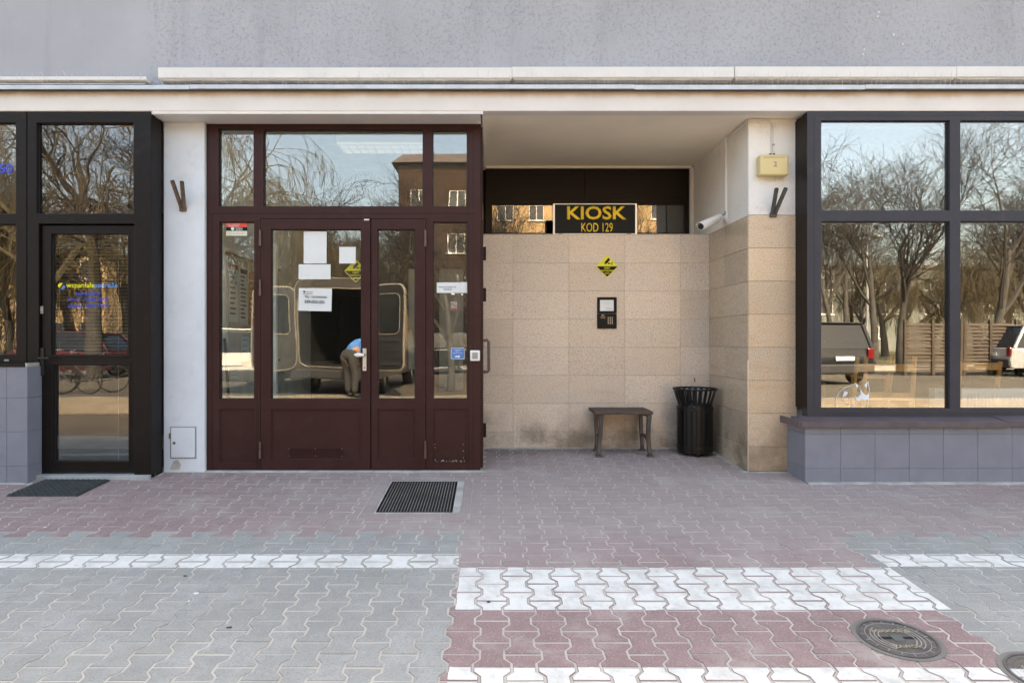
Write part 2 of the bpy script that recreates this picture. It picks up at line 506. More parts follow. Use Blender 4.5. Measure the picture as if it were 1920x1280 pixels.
m_black = M('black powder coat', (0.0045, 0.0045, 0.0055), 0.36, var=0.15, vs_=8, spec=0.35, dirt=0.04, dcol=(0.03, 0.03, 0.03))
m_wood = M('dark brown painted wood', (0.07, 0.042, 0.033), 0.6, var=0.3, vs_=14, dirt=0.3, dcol=(0.16, 0.12, 0.10), bmp=0.2, bs_=50)
m_iron = M('grey brown cast iron', (0.075, 0.058, 0.05), 0.5, var=0.2, vs_=12, dirt=0.3, dcol=(0.16, 0.13, 0.11))
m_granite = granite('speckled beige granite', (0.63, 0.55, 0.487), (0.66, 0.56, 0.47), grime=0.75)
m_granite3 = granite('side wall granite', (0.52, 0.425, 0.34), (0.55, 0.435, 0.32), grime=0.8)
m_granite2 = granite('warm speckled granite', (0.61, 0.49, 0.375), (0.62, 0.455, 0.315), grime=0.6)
m_mortar = M('pale mortar', (0.42, 0.40, 0.37), 0.95, var=0.2, vs_=9, bmp=0.4, bs_=60)
m_sand = M('joint sand', (0.46, 0.42, 0.37), 0.95, var=0.15, vs_=3, bmp=0.4, bs_=150, dirt=0.35, dcol=(0.36, 0.34, 0.30))
m_paver_red = paver_mat('faded red concrete', (0.285, 0.193, 0.19), (0.33, 0.232, 0.225), (0.41, 0.365, 0.335), 0.6, True)
m_paver_grey = paver_mat('grey concrete', (0.305, 0.307, 0.292), (0.355, 0.357, 0.342), (0.30, 0.295, 0.262), 0.55)
m_glass = glass('entrance glass', 0.105, (0.92, 0.94, 0.93), wav=0.0022, wscale=1.3)
m_glass_l = glass('shop door glass', 0.10, (0.88, 0.90, 0.90), wav=0.0015, wscale=1.6)
m_glass_lt = glass('warped fanlight glass', 0.11, (0.55, 0.55, 0.56), wav=0.003, wscale=2.2)
m_glass_r = glass('coated shop window glass', 0.19, (0.93, 0.95, 0.94), wav=0.0012, wscale=1.0)
m_glass_k = glass('high window glass', 0.14, (0.5, 0.5, 0.5), wav=0.003, wscale=0.8)
m_paper = M('white paper', (0.66, 0.70, 0.71), 0.7, var=0.03)
m_ink = M('black ink', (0.03, 0.03, 0.035), 0.7)
m_yellow = M('yellow vinyl', (0.80, 0.62, 0.02), 0.45, var=0.04)
m_cctvy = M('bright yellow print', (0.78, 0.72, 0.03), 0.45, var=0.04)
m_sign = M('black sign face', (0.006, 0.0055, 0.005), 0.5, spec=0.2)
m_gold = M('golden yellow lettering', (0.98, 0.66, 0.05), 0.5, var=0.08, vs_=9)
m_box = M('yellowed plastic', (0.66, 0.54, 0.27), 0.45, var=0.06, vs_=5)
m_pink = M('faded red print', (0.58, 0.28, 0.24), 0.6)
m_fade = M('faded print', (0.58, 0.47, 0.24), 0.6)
m_blue = M('blue sticker', (0.045, 0.19, 0.52), 0.4)
m_navy = M('blue vinyl lettering', (0.03, 0.07, 0.50), 0.45)
m_sky = M('light blue vinyl lettering', (0.06, 0.33, 0.80), 0.45)
m_lime = M('lime vinyl lettering', (0.75, 0.72, 0.02), 0.45)
m_red = M('red print', (0.72, 0.07, 0.04), 0.5)
m_orange = M('orange print', (0.55, 0.17, 0.05), 0.6)
m_cream = M('cream print', (0.66, 0.66, 0.52), 0.6)
m_wplastic = M('white plastic', (0.78, 0.79, 0.78), 0.4, var=0.03)
m_gplastic = M('grey button plastic', (0.33, 0.33, 0.29), 0.4)
m_rust = M('brown rusty steel', (0.13, 0.085, 0.06), 0.6, var=0.3, vs_=25, dirt=0.4, dcol=(0.28, 0.2, 0.15))
m_tubeg = M('dark grey steel tube', (0.095, 0.09, 0.085), 0.5, var=0.2, vs_=20)
m_rubber = M('dark green grey rubber', (0.035, 0.042, 0.042), 0.75, var=0.25, vs_=15)
m_cast = M('worn cast iron', (0.10, 0.093, 0.09), 0.5, metal=0.3, var=0.25, vs_=14, dirt=0.35, dcol=(0.26, 0.23, 0.2))
m_castl = M('polished rib edges', (0.33, 0.31, 0.28), 0.5, metal=0.2, var=0.2, vs_=20)
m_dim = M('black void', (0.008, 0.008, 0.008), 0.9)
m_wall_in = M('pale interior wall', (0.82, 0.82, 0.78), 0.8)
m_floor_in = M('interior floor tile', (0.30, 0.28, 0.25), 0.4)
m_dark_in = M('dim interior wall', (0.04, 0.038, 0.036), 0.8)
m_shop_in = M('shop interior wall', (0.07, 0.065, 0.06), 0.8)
m_blind = M('blind slat', (0.42, 0.41, 0.39), 0.5)
m_pine = M('orange pine wood', (0.66, 0.32, 0.10), 0.45, var=0.2, vs_=10)
m_leaf = M('dark green leaf', (0.03, 0.07, 0.025), 0.5)
# ------------------------------------------------------------------ pavement
SL = math.atan(0.068)
PW, PL = 0.139, 0.2
GRATE = (-0.866, -0.23, 4.735, 5.55)
BORDER = (-0.966, -0.153, 4.62, 5.63)

def zig(t):
    """zigzag joint between two paver columns; t along the paver"""
    t = (t / PL) % 1.0
    a = 0.0150
    if t < 0.165: return a
    if t < 0.335: return a - 2 * a * (t - 0.165) / 0.17
    if t < 0.665: return -a
    if t < 0.835: return -a + 2 * a * (t - 0.665) / 0.17
    return a

def paver_outline(gap):
    """I-shaped paver centred at 0; heads at both ends"""
    pts = []
    g = gap / 2
    ts = [0.0, 0.165, 0.335, 0.665, 0.835, 1.0]
    right = [(PW / 2 + zig(t * PL * 0.99999) - g, (t - 0.5) * PL) for t in ts]
    right[0] = (right[0][0], -PL / 2 + g); right[-1] = (right[-1][0], PL / 2 - g)
    left = [(-x, y) for x, y in reversed(right)]
    return right + left

def clip(poly, ax, val, less):
    out = []
    n = len(poly)
    for i in range(n):
        a, b = poly[i], poly[(i + 1) % n]
        ia = (a[ax] <= val) == less; ib = (b[ax] <= val) == less
        if ia: out.append(a)
        if ia != ib:
            t = (val - a[ax]) / (b[ax] - a[ax])
            out.append((a[0] + (b[0] - a[0]) * t, a[1] + (b[1] - a[1]) * t))
    return out

def facade_limit(x):
    if x < -3.99: return 5.47
    if x < -2.99: return 5.60
    if x < -0.085: return 5.835
    if x < 2.355: return 6.83
    if x < 2.71: return 5.83
    return 5.475

def grey_zone(x, y):
    return y < 4.36 and (x < -0.195 or x > 2.36)

def paver_mesh(mb, poly, x, y, tones=None, tone=0.0, local=False, jit=(0, 0, 0)):
    """bevelled prism, top at the pavement height"""
    n = len(poly)
    cx = sum(p[0] for p in poly) / n; cy_ = sum(p[1] for p in poly) / n
    ins = 0.003
    top = []
    for i in range(n):
        a, b, c = poly[i - 1], poly[i], poly[(i + 1) % n]
        d1 = Vector((b[0] - a[0], b[1] - a[1])); d2 = Vector((c[0] - b[0], c[1] - b[1]))
        if d1.length < 1e-6 or d2.length < 1e-6:
            top.append(b); continue
        n1 = Vector((-d1.y, d1.x)).normalized(); n2 = Vector((-d2.y, d2.x)).normalized()
        m = (n1 + n2)
        m = m / max(0.5, m.length_squared / 2)
        top.append((b[0] + m.x * ins, b[1] + m.y * ins))
    def Z(px, py, h):
        if local: return h
        return gz(y + py) + h + jit[0] + jit[1] * px + jit[2] * py
    base = len(mb.v)
    vs_ = [(x + p[0], y + p[1], Z(p[0], p[1], 0.0)) for p in top]
    vs_ += [(x + p[0], y + p[1], Z(p[0], p[1], -0.0022)) for p in poly]
    vs_ += [(x + p[0], y + p[1], Z(p[0], p[1], -0.022)) for p in poly]
    fs = [tuple(range(n))]
    for r_ in (0, 1):
        for i in range(n):
            j = (i + 1) % n
            fs.append((r_ * n + j, r_ * n + i, (r_ + 1) * n + i, (r_ + 1) * n + j))
    mb.add(vs_, fs)
    if tones is not None: tones.extend([tone] * len(fs))

m_verge = M('sunlit brown paving', (0.29, 0.225, 0.155), .9, var=.15, vs_=2, bmp=.3, bs_=30)
pavement = thing('pavement', kind='structure')
# sand bed that shows in the joints, with its dip in front of the facade
mb = MB()
xs = [-40, -8, -4, 0, 4, 8, 40]
for ys, m_bed, nm in (([7.6, 7.0, 6.4, 5.9, 5.5, 5.0, 4.0, 3.0, 2.0, 1.4], m_sand, 'sand_bed'), ([1.4, 1.2, 0.8, 0.4, 0.0, -0.4, -0.8, -1.2, -1.9], m_verge, 'pavement_edge')):
    g = [[(x, y, gz(y) - 0.0034) for x in xs] for y in ys]
    nx = len(xs)
    mb = MB()
    mb.add([p for r_ in g for p in r_], [(i * nx + k, (i + 1) * nx + k, (i + 1) * nx + k + 1, i * nx + k + 1) for i in range(len(ys) - 1) for k in range(nx - 1)])
    mb.build(nm, m_bed, pavement, kind='structure')

GAP = 0.0105
OUT = paver_outline(GAP)
pm = MB(); paver_mesh(pm, OUT, 0, 0, local=True)
me_red = pm.mesh('paver_red', m_paver_red)
me_grey = pm.mesh('paver_grey', m_paver_grey)
cells = []
for ci in range(-62, 64):
    xc = -0.063 + PW * ci + PW / 2
    for ri in range(-2, 26):
        yc = 2.469 + 0.2 * ri - 0.4 + (0.0 if ci % 2 else 0.1) + 0.1
        if yc > 7.0 or yc < 1.35: continue
        cells.append((xc, yc))
parts_, rest = [], []
for (xc, yc) in cells:
    lim = facade_limit(xc)
    if yc - PL / 2 > lim: continue
    poly = list(OUT); whole = True
    if yc + PL / 2 > lim:
        poly = clip(poly, 1, lim - yc, True); whole = False
    bx0, bx1, by0, by1 = BORDER
    if bx0 - 0.085 < xc < bx1 + 0.085 and by0 - 0.1 < yc < by1 + 0.1:
        loc = [clip(poly, 1, by0 - 0.004 - yc, True), clip(poly, 1, by1 + 0.004 - yc, False)]
        mid = clip(clip(poly, 1, by0 - 0.004 - yc, False), 1, by1 + 0.004 - yc, True)
        if len(mid) > 2: loc += [clip(mid, 0, bx0 - 0.004 - xc, True), clip(mid, 0, bx1 + 0.004 - xc, False)]
        for p_ in loc:
            if len(p_) < 3: continue
            ar = abs(sum(p_[q - 1][0] * p_[q][1] - p_[q][0] * p_[q - 1][1] for q in range(len(p_)))) / 2
            if ar > 0.0004: rest.append((xc, yc, p_))
        continue
    # alcove corner and plinth ends
    if len(poly) < 3: continue
    Xp, Yp = VX + F * xc / yc, VY + F * (CH - gz(yc)) / yc
    vis = -30 < Xp < 1950 and Yp < 1300
    (parts_ if whole and vis else rest).append((xc, yc, poly))
parts_.sort(key=lambda c: c[1])
rest += parts_[296:]; parts_ = parts_[:296]
rp = random.Random(5)
for (xc, yc, poly) in parts_:
    o = bpy.data.objects.new('paver', me_grey if grey_zone(xc, yc) else me_red)
    COL.objects.link(o)
    o.parent = pavement
    o.location = (xc, yc, gz(yc) + rp.uniform(-0.0018, 0.0014))
    o.rotation_euler = (SL + rp.uniform(-0.010, 0.010), rp.uniform(-0.011, 0.011), rp.uniform(-0.005, 0.005))
    o['tone'] = rp.uniform(-1, 1)
mb = MB(); tones = []
for (xc, yc, poly) in rest:
    mb.cur = 1 if grey_zone(xc, yc) else 0
    t = rp.uniform(-1, 1)
    paver_mesh(mb, poly, xc, yc, tones, t, jit=(rp.uniform(-0.0018, 0.0014), rp.uniform(-0.011, 0.011), rp.uniform(-0.010, 0.010)))
f_ = mb.build('paver_field', [m_paver_red, m_paver_grey], pavement, kind='stuff')
at = f_.data.attributes.new('tone', 'FLOAT', 'FACE')
at.data.foreach_set('value', tones)
# rectangular bricks around the foot grate
def border_brick(x0, x1, y0, y1):
    mb = MB()
    g_ = 0.003
    cx, cy_ = (x0 + x1) / 2, (y0 + y1) / 2
    poly = [(x0 + g_ - cx, y0 + g_ - cy_), (x1 - g_ - cx, y0 + g_ - cy_), (x1 - g_ - cx, y1 - g_ - cy_), (x0 + g_ - cx, y1 - g_ - cy_)]
    paver_mesh(mb, poly, cx, cy_)
    o = mb.build('border_brick', m_paver_red, pavement)
    o['tone'] = rp.uniform(-1, -0.2)
xb = BORDER[0]
while xb < BORDER[1] - 0.02:
    x2 = min(xb + 0.2, BORDER[1]); border_brick(xb, x2, BORDER[2], GRATE[2] - 0.004)
    border_brick(xb, x2, GRATE[3] + 0.004, BORDER[3]); xb = x2
yb = GRATE[2]
while yb < GRATE[3] - 0.02:
    y2 = min(yb + 0.205, GRATE[3]); border_brick(BORDER[0], GRATE[0] - 0.004, yb, y2)
    border_brick(GRATE[1] + 0.004, BORDER[1], yb, y2); yb = y2
# mortar strips along the foot of the facade
mb = MB()
for (x0, x1, y0, y1) in ((-8, -4.0, 5.46, 5.52), (-3.99, -2.99, 5.60, 5.68), (-2.99, -0.085, 5.825, 5.92), (2.30, 2.72, 5.825, 5.87), (2.72, 9, 5.455, 5.53), (-0.09, 2.36, 6.82, 6.90)):
    n = int((x1 - x0) / 0.12) + 1
    vs_ = []
    for i in range(n + 1):
        x = x0 + (x1 - x0) * i / n
        yf = y0 + rp.uniform(-0.02, 0.012)
        vs_ += [(x, yf, gz(yf) - 0.004), (x, y0 + 0.03, gz(y0) + 0.004 + rp.uniform(0, 0.006)), (x, y1, gz(y1) + 0.006)]
    mb.add(vs_, [(i * 3 + k, (i + 1) * 3 + k, (i + 1) * 3 + k + 1, i * 3 + k + 1) for i in range(n) for k in (0, 1)])
mb.build('mortar_strip', m_mortar, pavement, kind='stuff')

# ------------------------------------------------------------------ the building shell
wall = thing('facade_wall', 'grey roughcast wall band above the white lintel and shopfronts', 'wall', (0, 5.7, 3.8))
MB().box(-28, 28, 5.70, 6.05, 3.70, 4.80).build('stucco_face', m_stucco, wall)
# chipped plaster spots
rq = random.Random(4)
for (X, Y) in ((1648, 24), (1645, 32), (1675, 66), (1620, 93), (1618, 103), (1692, 84)):
    mb = MB()
    cx, cz = fx(X, 5.7), fz(Y, 5.7)
    pl = [(cx + math.cos(a) * rq.uniform(.004, .011), cz + math.sin(a) * rq.uniform(.005, .016)) for a in [i * 0.9 for i in range(7)]]
    mb.prism(pl, 5.694, 5.71, 'y')
    mb.build('plaster_chip', m_white, wall)

roof = thing('flat_roof', 'flat grey roof slab and coping on the low shop building', 'roof', (0, 5.6, 4.8))
MB().box(-28.4, 28.4, 5.64, 13.0, 4.80, 4.92).build('roof_slab', m_wall_in, roof)
rear = thing('rear_wall', 'plain rear wall of the low shop building', 'wall', (0, 12.6, 0.4))
MB().box(-28, 28, 12.4, 12.7, 0.0, 4.80).build('rear_face', m_wall_in, rear)

lintel = thing('lintel', 'long white painted concrete lintel above doors and alcove', 'lintel', (0, 5.64, 3.6))
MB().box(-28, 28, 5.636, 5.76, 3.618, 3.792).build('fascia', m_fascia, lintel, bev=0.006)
MB().box(-2.99, -0.072, 5.640, 5.93, 3.592, 3.62).build('door_soffit', m_white, lintel, bev=0.004)
MB().box(-28, -0.075, 5.762, 6.05, 3.622, 3.70).build('soffit_slab', m_white, lintel)
MB().box(2.75, 28, 5.762, 6.05, 3.622, 3.70).build('soffit_slab', m_white, lintel)

ceil = thing('alcove_ceiling', 'cream painted ceiling of the entrance alcove', 'ceiling', (1.1, 6.5, 3.62))
MB().box(-0.073, 2.78, 5.764, 7.62, 3.624, 3.70).build('ceiling_slab', m_ceil, ceil)
MB().box(-0.06, 2.33, 7.425, 7.45, 3.598, 3.622).build('cove_strip', m_ceil, ceil)
MB().box(-0.088, -0.066, 5.638, 7.5, 3.592, 3.66).build('edge_board', m_white, ceil)

# plain wall further along the street, outside the photographed bays
sw = thing('end_wall', 'plain grey rendered wall beyond the left shop', 'wall', (-18, 5.7, 0))
MB().box(-28, -8.02, 5.66, 6.0, 0.0, 3.617).build('render_face', m_stucco, sw)
sw = thing('end_wall', 'plain grey rendered wall beyond the right shop window', 'wall', (18, 5.7, 0))
MB().box(9.05, 28, 5.66, 6.0, 0.0, 3.617).build('render_face', m_stucco, sw)

# metal flashing, light troughs and bird spikes
fl = thing('flashing', 'pale grey metal flashing strip along the top of the lintel', 'flashing', (0, 5.58, 3.79))
XS = [-28, fx(356, 5.58), fx(1190, 5.58), fx(1622, 5.58), 28]
for i in range(len(XS) - 1):
    a, b = XS[i] + 0.0015, XS[i + 1] - 0.0015
    dz = (0.0, 0.004, -0.002, 0.004)[i]
    mb = MB()
    mb.prism([(5.572, 3.787 + dz), (5.576, 3.784 + dz), (5.58, 3.787 + dz), (5.58, 3.816 + dz), (5.695, 3.826 + dz), (5.695, 3.83 + dz), (5.574, 3.8215 + dz)], a, b, 'x')
    mb.build('metal_strip', m_zinc, fl)
for (X, Y) in ((115, 500 / 3), (1612, 155), (1768, 163)):
    pass
tr = thing('light_trough', 'long white sheet metal trough above the lintel, in segments', 'trough', (0, 5.6, 3.9))
XS = [fx(296, 5.6), fx(960, 5.6), fx(1378, 5.6), fx(1794, 5.6), 9.5]
for i in range(4):
    a, b = XS[i] + 0.001, XS[i + 1] - (0.006 if i == 1 else 0.001)
    dz = (0, 0.006, 0.008, 0.01)[i]
    mb = MB()
    mb.prism([(5.60, 3.897 + dz), (5.612, 3.888 + dz), (5.698, 3.888 + dz), (5.698, 3.996 + dz), (5.625, 3.996 + dz), (5.60, 3.985 + dz)], a, b, 'x')
    mb.build('trough_segment', m_trough, tr, bev=0.002)
    MB().box(a + .01, b - .01, 5.618, 5.697, 3.880 + dz, 3.8878 + dz).build('trough_underside', m_trough2, tr)
t2 = thing('light_trough', 'short thin white metal trough at the left above the shop door', 'trough', (-5, 5.6, 3.88))
mb = MB().box(-9.5, fx(273, 5.6), 5.605, 5.698, 3.878, 3.910)
mb.build('trough_segment', m_trough, t2, bev=0.002)
MB().box(-9.5, fx(273, 5.6) - .004, 5.60, 5.606, 3.842, 3.848).build('lower_rail', m_zinc, t2)
MB().box(-9.5, fx(273, 5.6), 5.62, 5.697, 3.871, 3.8778).build('trough_underside', m_trough2, t2)

rs = random.Random(8)
def spikes(xa, xb, label, regular):
    t = thing('bird_spikes', label, 'bird spikes', (xa, 5.6, 3.83))
    MB().box(xa, xb, 5.602, 5.622, 3.8295, 3.834).build('spike_base', m_wire, t)
    mb = MB()
    x = xa + 0.02
    while x < xb - 0.03:
        reg = regular(x)
        lean = rs.uniform(-0.05, 0.05) if not reg else rs.uniform(-0.008, 0.008)
        h = rs.uniform(0.07, 0.12)
        y2 = 5.61 - rs.uniform(0.0, 0.05)
        mb.tube([(x, 5.61, 3.834), (x + lean, y2, 3.834 + h)], 0.0015, 4, caps=False)
        x += rs.uniform(0.035, 0.07) if reg else rs.uniform(0.02, 0.12)
    mb.build('wire', m_wire, t, kind='stuff')
spikes(fx(300, 5.6), 8.8, 'bent pale wire bird spikes under the long trough', lambda x: x > 0.3)
spikes(-8.0, fx(270, 5.6), 'bird spikes under the short trough at left', lambda x: False)

# ------------------------------------------------------------------ white pillar on the left
pil = thing('pillar', 'pale grey white rendered pillar between shop door and brown entrance', 'pillar', (-2.8, 5.85, 0.4))
mb = MB()
mb.box(-2.990, -2.616, 5.85, 6.25, 0.30, 3.591)
mb.build('pillar_shaft', m_pillar, pil, bev=0.006)
mb = MB()
mb.prism([(-2.93, 0.42), (-2.90, 0.50), (-2.86, 0.51), (-2.83, 0.47), (-2.84, 0.42)], 5.846, 5.86, 'y')
mb.build('bare_patch', m_mortar, pil)
hx0, hx1, hz0, hz1 = fx(320, 5.84), fx(366, 5.84), fz(858, 5.84), fz(801, 5.84)
ha = thing('hatch', 'small grey metal meter hatch low on the white pillar', 'hatch', ((hx0 + hx1) / 2, 5.84, hz0))
MB().plate(hx0 - .006, hx1 + .006, hz0 - .006, hz1 + .006, 5.844, 5.86, [(hx0, hx1, hz0, hz1)]).build('hatch_frame', m_tile, ha)
MB().box(hx0 + .003, hx1 - .003, 5.836, 5.853, hz0 + .003, hz1 - .003).build('hatch_door', m_pillar, ha, bev=0.004)
mb = MB(); mb.lathe([(0.012, 0), (0.012, 0.006), (0.005, 0.008)], (hx0 + .035, 5.836, fz(830, 5.84)), 12, 'y'); mb.build('lock', m_rust, ha)
mb = MB(); mb.tube([(hx0 - .006, 5.835, fz(822, 5.84)), (hx0 - .006, 5.835, fz(812, 5.84))], .008, 8); mb.build('hinge', m_rust, ha)

def flag_holder(base, t1, t2, mat, label):
    f = thing('flag_holder', label, 'flag holder', base, group='double tube flag holders on the pillars')
    b = Vector(base)
    for q, t in enumerate((t1, t2)):
        d = (Vector(t) - b).normalized()
        b2 = b + Vector((0.012 if q else -0.012, 0, 0))
        n = 14
        mb = MB()
        # hollow pipe
        u = d.cross(Vector((1, 0, 0))).normalized(); w = d.cross(u).normalized()
        rings = []
        for (rr, e) in ((0.0185, 0), (0.0185, 1), (0.0150, 1), (0.0150, 0.3)):
            c = b2 + (Vector(t) - b2) * e
            rings.append([c + (u * math.cos(2 * math.pi * k / n) + w * math.sin(2 * math.pi * k / n)) * rr for k in range(n)])
        mb.add([p for r_ in rings for p in r_], [(i * n + k, i * n + (k + 1) % n, (i + 1) * n + (k + 1) % n, (i + 1) * n + k) for i in range(3) for k in range(n)] + [tuple(3 * n + k for k in range(n))])
        mb.build('tube', mat, f, smooth=True)
    mb = MB(); mb.box(b.x - .03, b.x + .03, b.y - .01, b.y + .02, b.z - .03, b.z + .012); mb.build('bracket', mat, f, bev=.005)
flag_holder((-2.808, 5.838, 2.806), (fx(323, 5.66), 5.66, fz(339, 5.66)), (fx(341, 5.66), 5.66, fz(341, 5.66)), m_rust, 'rusty pair of flagpole tubes on the white pillar beside the brown entrance')

# ------------------------------------------------------------------ granite alcove walls and right pillar
m_joint = M('dirty stone joint', (0.22, 0.17, 0.12), .9)
ga = thing('alcove_wall', 'speckled beige granite back wall behind bench and bin', 'wall', (1.1, 6.9, 0.4))
MB().box(-0.10, 2.40, 6.902, 7.60, 0.30, 2.728).build('wall_core', m_joint, ga)
rt = random.Random(21)
ZT = 2.735
zr = [ZT - 0.302 * i for i in range(8)]
zr.append(0.40)
xc_ = [-0.085, fx(962, 6.88), fx(1066.7, 6.88), fx(1171.5, 6.88), fx(1276, 6.88), 2.353]
for i in range(len(zr) - 1):
    for j in range(len(xc_) - 1):
        mb = MB()
        d = rt.uniform(-0.0008, 0.0008)
        x0, x1 = xc_[j] + 0.0006, xc_[j + 1] - 0.0006
        if i in (1, 4) and j > 0:
            pass
        mb.box(x0, x1, 6.88 + d, 6.90, zr[i + 1] + 0.0006, zr[i] - 0.0006)
        o = mb.build('granite_slab', m_granite, ga, bev=0.0012, seg=1)
        o['tone'] = rt.uniform(-1, 1); o['warm'] = rt.choice([0, 0, 0.1, 0.3, 0.6]) if i < 6 else 0.5
MB().box(-0.085, 2.353, 6.88, 7.42, 2.7365, 2.742).build('ledge', m_granite, ga)

gp = thing('granite_pillar', 'pillar clad in warm speckled granite with white plaster top', 'pillar', (2.57, 5.85, 0.4))
MB().box(2.377, 2.86, 5.872, 7.60, 0.30, 3.623).build('pillar_core', m_mortar, gp)
MB().box(2.357, 2.80, 5.852, 5.8715, 2.747, 3.6225).build('plaster_front', m_plaster, gp, bev=0.004)
MB().box(2.357, 2.3765, 5.8718, 7.449, 2.747, 3.6225).build('plaster_side', m_plaster, gp)
for i in range(len(zr) - 1):
    z0, z1 = zr[i + 1] + .0375, zr[i] + .0105
    if i == 0: z1 = 2.7455
    z0 = zr[i + 1] + 0.011
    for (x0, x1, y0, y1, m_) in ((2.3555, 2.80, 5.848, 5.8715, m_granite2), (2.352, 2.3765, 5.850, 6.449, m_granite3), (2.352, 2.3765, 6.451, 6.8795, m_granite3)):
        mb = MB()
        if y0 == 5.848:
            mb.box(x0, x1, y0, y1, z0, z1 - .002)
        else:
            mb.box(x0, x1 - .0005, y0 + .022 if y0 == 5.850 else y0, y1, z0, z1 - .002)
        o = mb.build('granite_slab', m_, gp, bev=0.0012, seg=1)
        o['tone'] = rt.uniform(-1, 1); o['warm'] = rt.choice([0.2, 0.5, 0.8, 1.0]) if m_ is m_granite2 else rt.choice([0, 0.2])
MB().box(2.3475, 2.3548, 5.8445, 5.8515, 0.40, 1.42).build('corner_strip', m_steel, gp)

flag_holder((fx(1450, 5.84), 5.836, fz(401, 5.84)), (fx(1456, 5.66), 5.66, fz(354, 5.66)), (fx(1473.5, 5.66), 5.66, fz(353, 5.66)), m_tubeg, 'dark grey pair of flagpole tubes on the granite pillar below the yellow box')

# ------------------------------------------------------------------ interiors
def room(name, x0, x1, y0, y1, z0, z1, mw, mf, mback=None):
    t = thing(name, kind='structure')
    e = 0.06
    MB().box(x0, x1, y0, y1, z0 - e, z0).build('floor', mf, t, kind='structure')
    MB().box(x0, x1, y0, y1, z1, z1 + e).build('ceiling', m_wall_in, t, kind='structure')
    MB().box(x0 - e, x0, y0, y1, z0, z1).build('wall', mw, t, kind='structure')
    MB().box(x1, x1 + e, y0, y1, z0, z1).build('wall', mw, t, kind='structure')
    MB().box(x0, x1, y1, y1 + e, z0, z1).build('wall', mback or mw, t, kind='structure')
    return t
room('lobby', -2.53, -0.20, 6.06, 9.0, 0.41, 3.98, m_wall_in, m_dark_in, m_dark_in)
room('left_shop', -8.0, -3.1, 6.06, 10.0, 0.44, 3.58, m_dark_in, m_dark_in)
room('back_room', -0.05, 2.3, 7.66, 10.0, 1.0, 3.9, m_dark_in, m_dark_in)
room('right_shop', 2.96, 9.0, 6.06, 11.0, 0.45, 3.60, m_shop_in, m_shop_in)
# linings between frame and room so that no daylight leaks round the frames
for nm, (x0, x1, y0, y1, z0, z1) in {'lobby_lining': (-2.6155, -2.535, 5.965, 6.06, .40, 3.59), 'lobby_lining.001': (-0.195, -0.125, 5.965, 6.06, .40, 3.59)}.items():
    MB().box(x0, x1, y0, y1, z0, z1).build('lobby_lining', m_wall_in, kind='structure')
MB().box(-2.6, -0.1, 6.06, 6.1, 3.62, 4.05).build('lobby_lining', m_wall_in, kind='structure')
MB().box(2.87, 2.955, 5.70, 6.06, 1.0, 3.61).build('shop_lining', m_dark_in, kind='structure')
# ------------------------------------------------------------------ brown entrance
ZE = 5.89
def ex(X): return fx(X, ZE)
def ez(Y): return fz(Y, ZE)
def hole(X0, X1, Y0, Y1): return (ex(X0), ex(X1), ez(Y1), ez(Y0))

ent = thing('entrance_door', 'brown aluminium glazed entrance with double door, fanlights and side panels', 'door', (-1.36, ZE, 0.4))
H = {'fl': hole(410, 475, 241, 387), 'fc': hole(494, 793, 243, 387), 'fr': hole(811, 876, 244, 387),
     'sl': hole(411, 476, 416, 748), 'sr': hole(812, 876, 416, 748),
     'pl': hole(411, 476, 767, 868), 'pr': hole(812, 876, 766, 866)}
door_hole = (ex(488), ex(798.5), ez(882), ez(410))
x0, x1, z0, z1 = ex(386.5), ex(901), ez(882), 3.59
MB().plate(x0, x1, z0, z1, ZE, ZE + .075, list(H.values()) + [door_hole]).build('frame', m_brown, ent, bev=.003)
# joint lines between profiles
mb = MB()
mb.box(ex(398), ex(890), ZE - .0012, ZE + .004, ez(400.8), ez(399.6))
for X in (397.5, 878.5, 886.5): mb.box(ex(X), ex(X + .9), ZE - .0012, ZE + .004, z0 + .01, ez(401 if X < 800 else 240))
mb.box(ex(481.5), ex(482.3), ZE - .0012, ZE + .004, z0 + .01, ez(404))
mb.build('profile_joint', m_vdark, ent)
def glaze(parent, h, mat, y, name='pane', gask=True):
    a, b, c, d = h
    if gask:
        MB().plate(a - .001, b + .001, c - .001, d + .001, y - .012, y + .012, [(a + .006, b - .006, c + .006, d - .006)]).build('gasket', m_gasket, parent)
    return MB().box(a + .003, b - .003, y - .003, y + .003, c + .003, d - .003).build(name, mat, parent)
for k in ('fl', 'fc', 'fr', 'sl', 'sr'):
    glaze(ent, H[k], m_glass, ZE + .035)
def infill(parent, h, y, mat=None):
    a, b, c, d = h
    MB().box(a - .002, b + .002, y + .012, y + .03, c - .002, d + .002).build('lower_panel', mat or m_brown, parent)
    MB().plate(a - .001, b + .001, c - .001, d + .001, y + .004, y + .0118, [(a + .012, b - .012, c + .012, d - .012)]).build('panel_bead', mat or m_brown, parent, bev=.003)
infill(ent, H['pl'], ZE); infill(ent, H['pr'], ZE)
MB().box(x0, x1, ZE - .01, ZE + .10, 0.38, ez(881.2)).build('threshold', m_mortar, ent)
# paint chips on the right lower panel
mb = MB(); rc = random.Random(3)
for i in range(26):
    px, pz = rc.uniform(813, 872), 864.5 + rc.uniform(-1.5, 1.0)
    if i > 18: px, pz = rc.choice([813, 815, 868]), rc.uniform(820, 864)
    w, h = rc.uniform(.002, .010), rc.uniform(.002, .005)
    mb.box(ex(px), ex(px) + w, ZE + .0025, ZE + .006, ez(pz), ez(pz) + h)
mb.build('paint_chip', m_cream, ent, kind='stuff')

